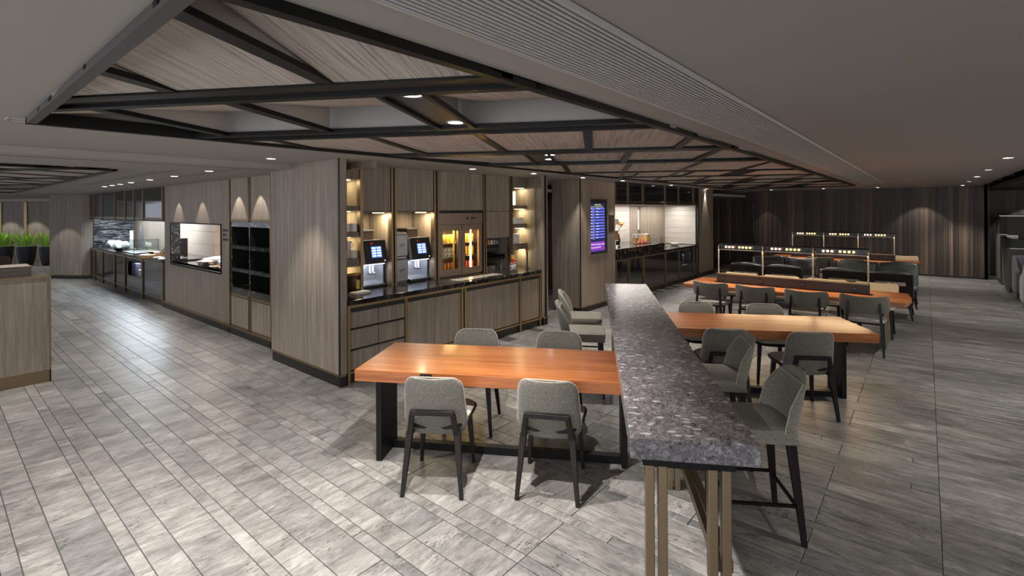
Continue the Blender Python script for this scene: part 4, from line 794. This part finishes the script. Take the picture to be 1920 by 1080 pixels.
def machine(label, y, w):
    t = thing('coffee_machine', label, 'coffee machine', (-6.0, y, .94))
    # side profile extruded over the width: column behind, head in front
    m = MB(); pr = [(0, 0), (.34, 0), (.34, .04), (.20, .06), (.17, .27), (.22, .31), (.44, .31), (.38, .62), (0, .62)]
    n = len(pr); vs = [(x, 0, z) for x, z in pr]+[(x, w, z) for x, z in pr]
    m.add(vs, [tuple(range(n)), tuple(range(2*n-1, n-1, -1))]+[(i, i+n, (i+1) % n+n, (i+1) % n) for i in range(n)]); m.build('machine_body', 'silver', t, bevel=.006)
    for yy in (0, w-.018): B(.17, yy, .03, .36, yy+.018, .31).build('side_cheek', 'silver', t, bevel=.005)
    s = MB().add([(.444, .05, .318), (.444, w-.005, .318), (.386, w-.005, .618), (.386, .05, .618), (.452, .05, .318), (.452, w-.005, .318), (.394, w-.005, .618), (.394, .05, .618)], [(0, 1, 2, 3), (4, 7, 6, 5), (0, 4, 5, 1), (1, 5, 6, 2), (2, 6, 7, 3), (3, 7, 4, 0)]).build('screen_panel', 'black_plastic', t)
    def sl_(y0, y1, z0, z1, off): 
        f = lambda z: .452-(z-.318)*(.058/.30)+off
        return MB().add([(f(z0), y0, z0), (f(z0), y1, z0), (f(z1), y1, z1), (f(z1), y0, z1), (f(z0)-.002, y0, z0), (f(z0)-.002, y1, z0), (f(z1)-.002, y1, z1), (f(z1)-.002, y0, z1)], [(0, 1, 2, 3), (7, 6, 5, 4), (0, 4, 5, 1), (1, 5, 6, 2), (2, 6, 7, 3), (3, 7, 4, 0)])
    cy_ = (w+.05)/2; dsp = sl_(cy_-.075, cy_+.085, .39, .54, .002).build('display', 'display', t)
    for i in range(4):
        for j in range(2): sl_(cy_-.065+.078*j, cy_-.005+.078*j, .405+.034*i, .425+.034*i, .004).build('key', 'display_key', dsp)
    sl_(cy_-.075, cy_-.035, .565, .59, .002).build('logo_tag', 'red_label', t)
    sl_(w-.05, w-.035, .34, .352, .002).build('status_light', 'display_key', t)
    B(.26, .07, .298, .42, w-.03, .308).build('head_light', 'cool_glow', t); area('machine_lamp', (-6.0+.33, y+w/2, .94+.29), (0, 0, 0), .12, w*.6, .8, (.8, .88, 1))
    for yy in (w*.42, w*.54): MB().tube([(.36, yy, .20), (.36, yy, .30)], .011, 8).build('spout_tube', 'spout_glow', t, smooth=True)
    B(.33, w*.36, .165, .39, w*.60, .19).build('spout', 'chrome', t, bevel=.004)
    B(.18, .01, 0, .44, w-.0, .035).build('drip_tray', 'black_plastic', t, bevel=.01); B(.20, .02, .035, .42, w-.02, .042).build('drip_grid', 'steel', t)
    B(.172, .03, .20, .176, .07, .24).build('side_label', 'paper', t)
    h = B(.05, .08, .62, .28, .27, .74).build('bean_hopper', 'beans', t, bevel=.006); B(.04, .07, .74, .29, .28, .755).build('hopper_lid', 'steel', h)
    return t
machine('silver coffee machine with blue touch screen, left one beside the mug shelves', 3.64, .38); machine('silver coffee machine with blue touch screen, right one beside the fridge', 4.40, .39)
tk = thing('milk_cooler', 'grey two-door milk cooler standing between the two coffee machines', 'cooler', (-6.0, 4.135, .94))
B(0, 0, .0, .41, .235, .71).build('cooler_body', 'steel', tk, bevel=.01)
for z in (.02, .365): B(.41, .005, z, .45, .23, z+.325).build('door', 'silver', tk, bevel=.02); 
for z in (.18, .53):
    m = MB(); m.bar((.453, .07, z), (.453, .17, z+.02), .003, .004)
    for k in range(4): m.bar((.453, .09+.02*k, z), (.453, .10+.02*k, z+.025*(1 if k % 2 else -1)), .003, .004)
    m.build('twig_emblem', 'black_plastic', tk)
# fridge
fg = thing('drinks_fridge', 'steel double glass-door drinks fridge lit warm inside', 'fridge', (-6.04, 4.89, .945))
W_ = .93
MB().box(0, 0, 0, .5, .02, .78).box(0, W_-.02, 0, .5, W_, .78).box(0, 0, 0, .03, W_, .78).box(0, 0, 0, .5, W_, .06).box(0, 0, .70, .5, W_, .79).build('fridge_body', 'brushed_bronze', fg)
B(.0, -.0, .79, .54, W_, .965).build('top_panel', 'brushed_bronze', fg, bevel=.003)
cp = B(.54, .56, .865, .545, .73, .895).build('control_panel', 'black_plastic', fg); B(.545, .62, .872, .547, .65, .889).build('control_light', 'yellow_can', cp)
for y in (.75, .78): B(.54, y, .868, .543, y+.012, .892).build('switch', 'black_plastic', fg)
for y0, y1 in ((.004, .46), (.47, W_-.01)):
    m = MB(); e = .07; m.box(.5, y0, .02, .535, y0+e, .78).box(.5, y1-e, .02, .535, y1, .78).box(.5, y0+e, .02, .535, y1-e, .11).box(.5, y0+e, .71, .535, y1-e, .78); d = m.build('door', 'brushed_bronze', fg)
    B(.515, y0+e, .11, .52, y1-e, .71).build('glass_pane', 'glass', d)
for z in (.28, .49): B(.04, .03, z, .44, W_-.03, z+.008).build('wire_shelf', 'steel', fg)
B(.46, .72, .11, .475, .738, .70).build('light_strip', 'strip_warm', fg); B(.45, .36, .11, .46, .385, .70).build('side_strip', 'yellow_can', fg)
area('fridge_lamp', (-5.6, 5.35, 1.63), (0, 0, 0), .1, .6, 7, (1, .72, .35)); area('fridge_lamp', (-5.56, 5.60, 1.3), (0, radians(-90), 0), .5, .03, 5, (1, .6, .25)) 
for yy in (5.0, 5.2, 5.45, 5.65): pass
cans = ((.495, 'yellow_can', 'yellow cans on the top fridge shelf', 'yellow can on the top fridge shelf'), (.288, 'white_can', 'patterned white cartons on the middle fridge shelf', 'patterned white carton on the middle fridge shelf'), (.06, 'orange_can', 'orange cans on the bottom fridge shelf', 'orange can on the bottom fridge shelf'))
for z, mt, gp, lb in cans:
    pr_ = None
    for k in range(11):
        y = 4.89+.075+.075*k
        if .4 < y-4.89 < .5: continue
        if mt == 'white_can' and k < 5: mm = 'speckle'
        elif mt == 'white_can': mm = 'yellow_can'
        elif mt == 'orange_can' and k > 5: mm = 'red_can'
        else: mm = mt
        hgt = .13 if z > .4 else .14
        o = (B(-.03, -.029, 0, .03, .029, hgt) if mm == 'speckle' else MB().lathe([(.022, 0), (.027, .008), (.027, hgt-.015), (.02, hgt)], 12)).build('drink_carton' if mm == 'speckle' else 'drink_can', mm, None, (-5.64, y, .945+z+(.008 if z > .1 else 0)), smooth=mm != 'speckle')
        nm = {'speckle': ('patterned white carton on the middle fridge shelf', 'patterned cartons in the fridge'), 'yellow_can': ('yellow drink can in the right half of the middle fridge shelf', 'yellow cans on the middle shelf') if mt == 'white_can' else (lb, gp), 'orange_can': (lb, gp), 'red_can': ('red drink can on the bottom fridge shelf', 'red cans on the bottom fridge shelf')}[mm]
        tag(o, nm[0], 'can' if mm != 'speckle' else 'carton', nm[1])
# soda dispenser
sd = thing('soda_dispenser', 'dark soda dispenser with a row of brand tags right of the fridge', 'dispenser', (-6.0, 5.95, .94))
B(0, 0, .30, .22, .5, .52).build('rear_panel', 'booth_grey', sd); B(.22, 0, .40, .32, .46, .44).build('valve_bar', 'black_plastic', sd)
B(.0, .0, .0, .30, .5, .06).build('base', 'steel', sd); MB().box(0, 0, .22, .42, .5, .245).box(.38, 0, .17, .42, .5, .25).build('drip_shelf', 'black_metal', sd); MB().bar((.38, .46, 0), (.38, .46, .17), .02).bar((.1, .05, 0), (.1, .05, .22), .03).build('support', 'steel', sd)
for k, mt in enumerate(('red_can', 'black_plastic', 'orange_can', 'white_can', 'steel', 'silver')):
    tg = B(.32, .02+.075*k, .42, .335, .075+.075*k, .50).build('flavour_tag', mt, sd, bevel=.004); MB().tube([(.30, .045+.075*k, .40), (.33, .045+.075*k, .37)], .01, 8).build('nozzle', 'black_plastic', tg)
# mugs
def mug(loc, rz, label, group, r=.042, h=.085):
    t = thing('mug', label, 'mug', loc, rz, group); MB().lathe([(r*.8, 0), (r, .01), (r, h), (r*.9, h), (r*.85, .015)], 18).build('cup', 'ceramic', t, smooth=True)
    MB().tube([(0, r*.9, h*.8), (0, r+.02, h*.78), (0, r+.032, h*.5), (0, r+.02, h*.22), (0, r*.9, h*.2)], .006, 8).build('handle', 'ceramic', t, smooth=True); return t
m0 = mug((-5.565, 3.50, 1.68), 0, 'white mug on the second shelf of the left niche', 'mugs on the second left shelf', .055, .11)
for x, y, z in ((-5.565, 3.40, 1.68),): dup(m0, (x, y, z), 0)
for k, (x, y, z) in enumerate(((-5.565, 3.38, 1.35), (-5.565, 3.49, 1.35), (-5.57, 3.42, 1.462))): dup(m0, (x, y, z), 0, 'white mug on the third shelf of the left niche, '+('left one', 'right one', 'topmost')[k], 'mugs on the third left shelf')
for k in range(5): dup(m0, (-5.56, 6.62, 1.70), 0, 'white mug on the second shelf of the right niche, '+ORD[k]+' from the left', 'mugs on the second right shelf').location = (-5.56, 6.62+.066*k, 1.70)
for i in range(3):
    for j in range(4): tag(MB().lathe([(.03, 0), (.033, .04), (.028, .042)], 12).build('espresso_cup', 'ceramic', None, (-5.55, 6.63+.07*i, 1.36+.043*j), smooth=True), 'small white cup on the third right shelf, '+('bottom', 'second lowest', 'second highest', 'top')[j]+' of the '+('left', 'middle', 'right')[i]+' stack', 'cup', 'stacked cups on the third right shelf')
o = B(0, 0, 0, .03, .1, .24).build('menu_card', 'card_glow', None, (-5.55, 6.585, 2.035)); tag(o, 'bright white card standing on the top shelf of the right niche', 'card')
jr = thing('sugar_jar', 'round glass jar with a wooden lid under the left shelves', 'jar', (-5.53, 3.47, .94)); MB().lathe([(.075, 0), (.08, .01), (.08, .19), (.075, .2)], 24).build('jar_body', 'beans', jr, smooth=True); MB().lathe([(.085, .2), (.088, .205), (.088, .225), (.08, .23)], 24).build('lid', 'pale_lid', jr, smooth=True); B(.07, .0, .03, .085, .055, .15).build('packets', 'yellow_can', jr, bevel=.01)
pk = thing('packet_tray', 'clear tray of magenta sugar packets at the left end of the counter', 'tray', (-5.30, 3.17, .94)); B(-.06, -.05, 0, .06, .05, .05).build('tray_body', 'ceramic', pk, bevel=.005); B(-.05, -.04, .05, .05, .045, .075).build('sugar_packets', 'magenta', pk); B(-.04, -.03, .075, .03, .03, .15).build('dark_packets', 'book_dark', pk)
nk = thing('napkin_holder', 'flat white napkin stack in a steel holder before the left machine', 'napkins', (-5.28, 3.42, .94), .15); B(-.07, -.12, 0, .07, .12, .012).build('holder', 'steel', nk); B(-.06, -.11, .012, .06, .11, .03).build('napkins', 'paper', nk)
mt_ = thing('drip_mat', 'speckled wet drain mat in front of the drinks fridge', 'mat', (-5.3, 4.9, .94)); B(0, 0, 0, .2, .95, .004).build('mat_sheet', 'speckle', mt_)
cg = thing('condiment_rack', 'round wire rack of condiments at the right end of the counter', 'rack', (-5.25, 6.28, .94))
for z in (.02, .07, .12): MB().tube([(.075*cos(a), .075*sin(a), z) for a in [2*pi*k/20 for k in range(21)]], .004, 6).build('wire_ring', 'chrome', cg, smooth=True)
B(-.02, -.02, .1, .03, .03, .2).build('red_box', 'red_label', cg); MB().lathe([(.05, .005), (.055, .1), (.03, .14)], 14).build('glass_dish', 'speckle', cg, smooth=True); B(-.04, .0, .19, .0, .04, .26).build('yellow_box', 'yellow_can', cg)
for k in range(4): tag(MB().lathe([(.035, 0), (.045, .045), (.04, .045)], 14).build('glass_cup', 'speckle', None, (-5.33, 6.42, .94+.046*k), smooth=True), 'patterned cup beside the condiment rack, '+('bottom', 'second', 'third', 'top')[k]+' of its stack', 'cup', 'stacked cups beside the condiment rack')
tp = thing('tap_bottle', 'slim dark tap bottle with red top at the right end of the counter', 'bottle', (-5.2, 6.60, .94)); MB().lathe([(.03, 0), (.03, .02), (.016, .03), (.016, .26), (.02, .28), (.02, .34), (.012, .36)], 14).build('bottle_body', 'charcoal', tp, smooth=True); MB().lathe([(.021, .29), (.022, .33)], 14).build('band', 'red_label', tp, smooth=True)
# ================================================================ FLIGHT SCREEN
fs = thing('flight_screen', 'tall blue and purple flight information screen set in the oak pillar', 'screen', (-4.95, 8.21, 1.05))
MB().box(-.0, 0, 0, .018, .03, 1.13).box(0, .67, 0, .018, .70, 1.13).box(0, .03, 1.10, .018, .67, 1.13).box(0, .03, 0, .018, .67, .03).build('screen_frame', 'oak_shelf', fs)
B(.0, .03, .03, .004, .67, 1.10).build('bezel', 'charcoal', fs); sc_ = B(.004, .03, .06, .007, .585, 1.02).build('display', 'screen_blue', fs)
for k in range(11): B(.007, .035, .335+.0565*k, .0085, .58, .365+.0565*k).build('flight_row', 'row_blue', fs)
text('DEPARTURES', .042, (.009, .19, .975), (pi/2, 0, pi/2), 'text_yellow', fs, 'screen_title', .0004)
text('TIME  FLIGHT   DESTINATION   REMARKS', .026, (.009, .04, .942), (pi/2, 0, pi/2), 'text_yellow', fs, 'column_titles', .0004)
dest = ('Hong Kong', 'Sydney', 'Bangkok', 'London', '', 'Tokyo', 'Shanghai', 'Singapore', 'Taipei', 'Perth', 'Delhi')
for k in range(11):
    text('%02d:%02d' % (21-k//2, 55-10*(k % 6 or 1)), .030, (.0095, .04, .905-.0565*k), (pi/2, 0, pi/2), 'text_white', fs, 'row_text', .0004)
    if dest[k]: text(dest[k], .030, (.0095, .25, .905-.0565*k), (pi/2, 0, pi/2), 'text_white', fs, 'row_text', .0004)
    text('%d' % (800+37*k), .024, (.0095, .12, .88-.0565*k), (pi/2, 0, pi/2), 'text_yellow', fs, 'row_text', .0004)
pp = B(.007, .035, .09, .0085, .58, .27).build('notice_band', 'purple', fs)
text('WiFi: Plaza Premium Lounge', .044, (.0095, .05, .205), (pi/2, 0, pi/2), 'text_white', fs, 'notice_text', .0004); text('Password: plaza1998', .044, (.0095, .05, .145), (pi/2, 0, pi/2), 'text_white', fs, 'notice_text', .0004)
sg = thing('wall_plate', 'small plain brown wall plate right of the flight screen', 'plate', (-4.95, 8.97, 1.5)); B(0, 0, 0, .012, .21, .33).build('plate_body', 'divider_wood', sg, bevel=.002); B(.012, .01, .01, .013, .20, .32).build('plate_face', 'door_wood', sg)
# ================================================================ BUFFET
bc = thing('buffet_cabinet', 'black glossy buffet base cabinets with bronze posts', 'cabinet', (0, 0, 0)); PB = (9.27, 9.86, 10.59, 11.82, 12.70, 13.77, 14.03)
for i, y in enumerate(PB):
    for dy in ((-.03, .012) if i in (1, 2) else (0,)): B(-4.975, y-.018+dy, 0, -4.935, y+.014+dy, .9).build('post', 'brass_dull', bc)
for a, b in zip(PB, PB[1:]):
    B(-4.98, a+.03, .12, -4.945, b-.03, .145).build('lower_rail', 'brass_dull', bc); B(-4.98, a+.03, .85, -4.945, b-.03, .885).build('upper_rail', 'brass_dull', bc)
    if abs(a-12.70) < .01:
        B(-4.99, a+.02, .15, -4.955, b-.02, .44).build('door', 'smoked_glass', bc); B(-4.99, a+.02, .44, -4.955, 12.92, .85).build('door', 'smoked_glass', bc); B(-4.99, 13.54, .44, -4.955, b-.02, .85).build('door', 'smoked_glass', bc); B(-5.4, 12.9, .42, -5.38, 13.56, .86).build('nook_back', 'ceramic', bc); B(-5.38, 12.92, .43, -4.97, 13.54, .44).build('nook_shelf', 'steel', bc)
        area('nook_light', (-5.15, 13.2, .84), (0, 0, 0), .2, .5, 3.5, (.9, .95, 1))
    else: B(-4.99, a+.02, .15, -4.955, b-.02, .85).build('door', 'smoked_glass', bc)
B(-5.85, 9.26, .12, -5.40, 14.03, .88).build('carcass', 'black_kick', bc); B(-5.5, 9.26, 0, -5.0, 14.03, .12).build('kick', 'charcoal', bc)
for k in range(4): tag(B(0, 0, 0, .22, .05, .26).build('binder', 'book_dark', None, (-5.3, 13.1+.09*k, .44)), 'dark binder in the lit nook of the buffet cabinet, '+ORD[k]+' from the left', 'binder', 'binders in the buffet nook')
lt = thing('worktop', 'low dark stone buffet top at its right end', 'worktop', (-5.9, 11.7, .89)); B(0, 0, 0, .96, 2.35, .05).build('slab', 'black_marble', lt)
rt_ = thing('raised_counter', 'raised veined black marble buffet counter at its left end', 'worktop', (-5.86, 9.27, .89)); B(0, 0, 0, .925, 2.44, .23).build('slab', 'black_marble', rt_, bevel=.003)
bu = thing('upper_cabinet', 'row of black glossy upper cabinets above the buffet', 'cabinet', (0, 0, 0)); PU = (9.27, 9.86, 10.60, 11.83, 12.70, 13.76)
for i, y in enumerate(PU):
    for dy in ((-.03, .012) if i in (1, 2) else (0,)): B(-4.975, y-.018+dy, 2.06, -4.94, y+.014+dy, CZ).build('post', 'brass_dull', bu)
for a, b in zip(PU, PU[1:]+(14.03,)): B(-4.99, a+.02, 2.13, -4.96, b-.02, CZ).build('door', 'smoked_glass', bu); B(-4.98, a, 2.10, -4.945, b, 2.13).build('lower_rail', 'brass_dull', bu)
B(-5.3, 9.25, 2.065, -5.0, 14.03, CZ).build('carcass', 'black_kick', bu)
jd = thing('juice_dispenser', 'tall clear juice dispenser with orange juice at the left of the buffet', 'dispenser', (-5.25, 9.78, 1.12))
MB().lathe([(.09, 0), (.09, .03), (.03, .05), (.03, .12), (.085, .14)], 20).build('stand', 'chrome', jd, smooth=True); MB().lathe([(.075, .14), (.08, .15), (.08, .5), (.075, .5)], 20).build('cylinder', 'glass', jd, smooth=True); MB().lathe([(.065, .15), (.065, .36)], 20).build('juice', 'orange_can', jd, smooth=True); MB().lathe([(.082, .5), (.082, .62), (.07, .63)], 20).build('cap', 'ceramic', jd, smooth=True)
vs_ = thing('flower_vase', 'dark vase of orange flowers behind the juice dispenser', 'vase', (-5.6, 10.55, 1.12)); MB().lathe([(.05, 0), (.08, .08), (.05, .22), (.06, .25)], 18).build('vase_body', 'black_plastic', vs_, smooth=True)
m = MB(); m2 = MB()
for k in range(7):
    a = k*.9; tx, ty = .11*cos(a), .13*sin(a); m.tube([(0, 0, .24), (tx*.5, ty*.5, .36), (tx, ty, .46)], .005, 6)
    m2.lathe([(.01, 0), (.05, .03), (.055, .05), (.03, .055)], 10, (tx, ty, .44+.02*(k % 3)))
m.build('stems', 'stem', vs_); m2.build('blooms', 'flower', vs_)
for k in range(5): tag(MB().lathe([(.01, 0), (.035, .015), (.04, .04), (.028, .07), (.008, .065)], 14).build('apple', 'apple', None, (-5.28+.05*(k % 2), 11.03+.085*k, 1.12+(.05 if k == 2 else 0)), smooth=True), 'red apple on the raised buffet counter, '+ORD[k]+' from the left', 'apple', 'apples on the buffet counter')
def jar(label, loc, r, h, fill, group=None):
    t = thing('glass_jar', label, 'jar', loc, 0, group); MB().lathe([(r*.9, 0), (r, .01), (r, h), (r*.9, h)], 16).build('jar_glass', 'glass', t, smooth=True); MB().lathe([(r*.8, .01), (r*.8, h*.65)], 14).build('contents', fill, t, smooth=True); MB().lathe([(r, h), (r, h+.015), (r*.2, h+.03)], 16).build('lid', 'steel', t, smooth=True)
for k in range(4): jar('glass cereal jar on the raised buffet counter, '+ORD[k]+' from the left', (-5.45+.03*k, 11.15+.14*k, 1.12), .055, .2, ('bread', 'yellow_can', 'orange_can', 'bread')[k], 'glass jars on the raised counter')
ob = thing('snack_box', 'amber box of snacks at the end of the raised counter', 'box', (-5.3, 11.45, 1.12)); B(-.08, -.1, 0, .08, .1, .2).build('box_body', 'pale_lid', ob, bevel=.004); B(-.085, -.105, .2, .085, .105, .21).build('lid', 'steel', ob)
for k in range(2):
    ds = thing('food_cover', 'clear square food cover on the low buffet top, %s' % ('left one' if k == 0 else 'right one'), 'food cover', (-5.5, 12.05+.62*k, .94))
    B(-.16, -.2, 0, .16, .2, .02).build('plate', 'ceramic', ds); B(-.13, -.17, .02, .13, .17, .1).build('pastries', 'bread', ds, bevel=.03)
    for nm, bx in (('pane', (-.15, -.19, .02, -.144, .19, .26)), ('pane', (.144, -.19, .02, .15, .19, .26)), ('pane', (-.15, -.19, .26, .15, .19, .266))): B(*bx).build(nm, 'glass', ds)
bowl('bowl', 'white bowl at the right end of the buffet top', (-5.35, 13.4, .94), .14, .07, 'ceramic')
rg = thing('floor_mat', 'dark grey mat on the corridor floor beside the coffee wall', 'mat', (-7.1, 7.2, 0)); B(0, 0, 0, 1.5, 1.6, .012).build('mat_sheet', 'rug', rg)
for o in COL.objects:
    if o.type == 'MESH' and o.parent is None and 'kind' not in o and 'label' not in o: print('UNTAGGED', o.name)
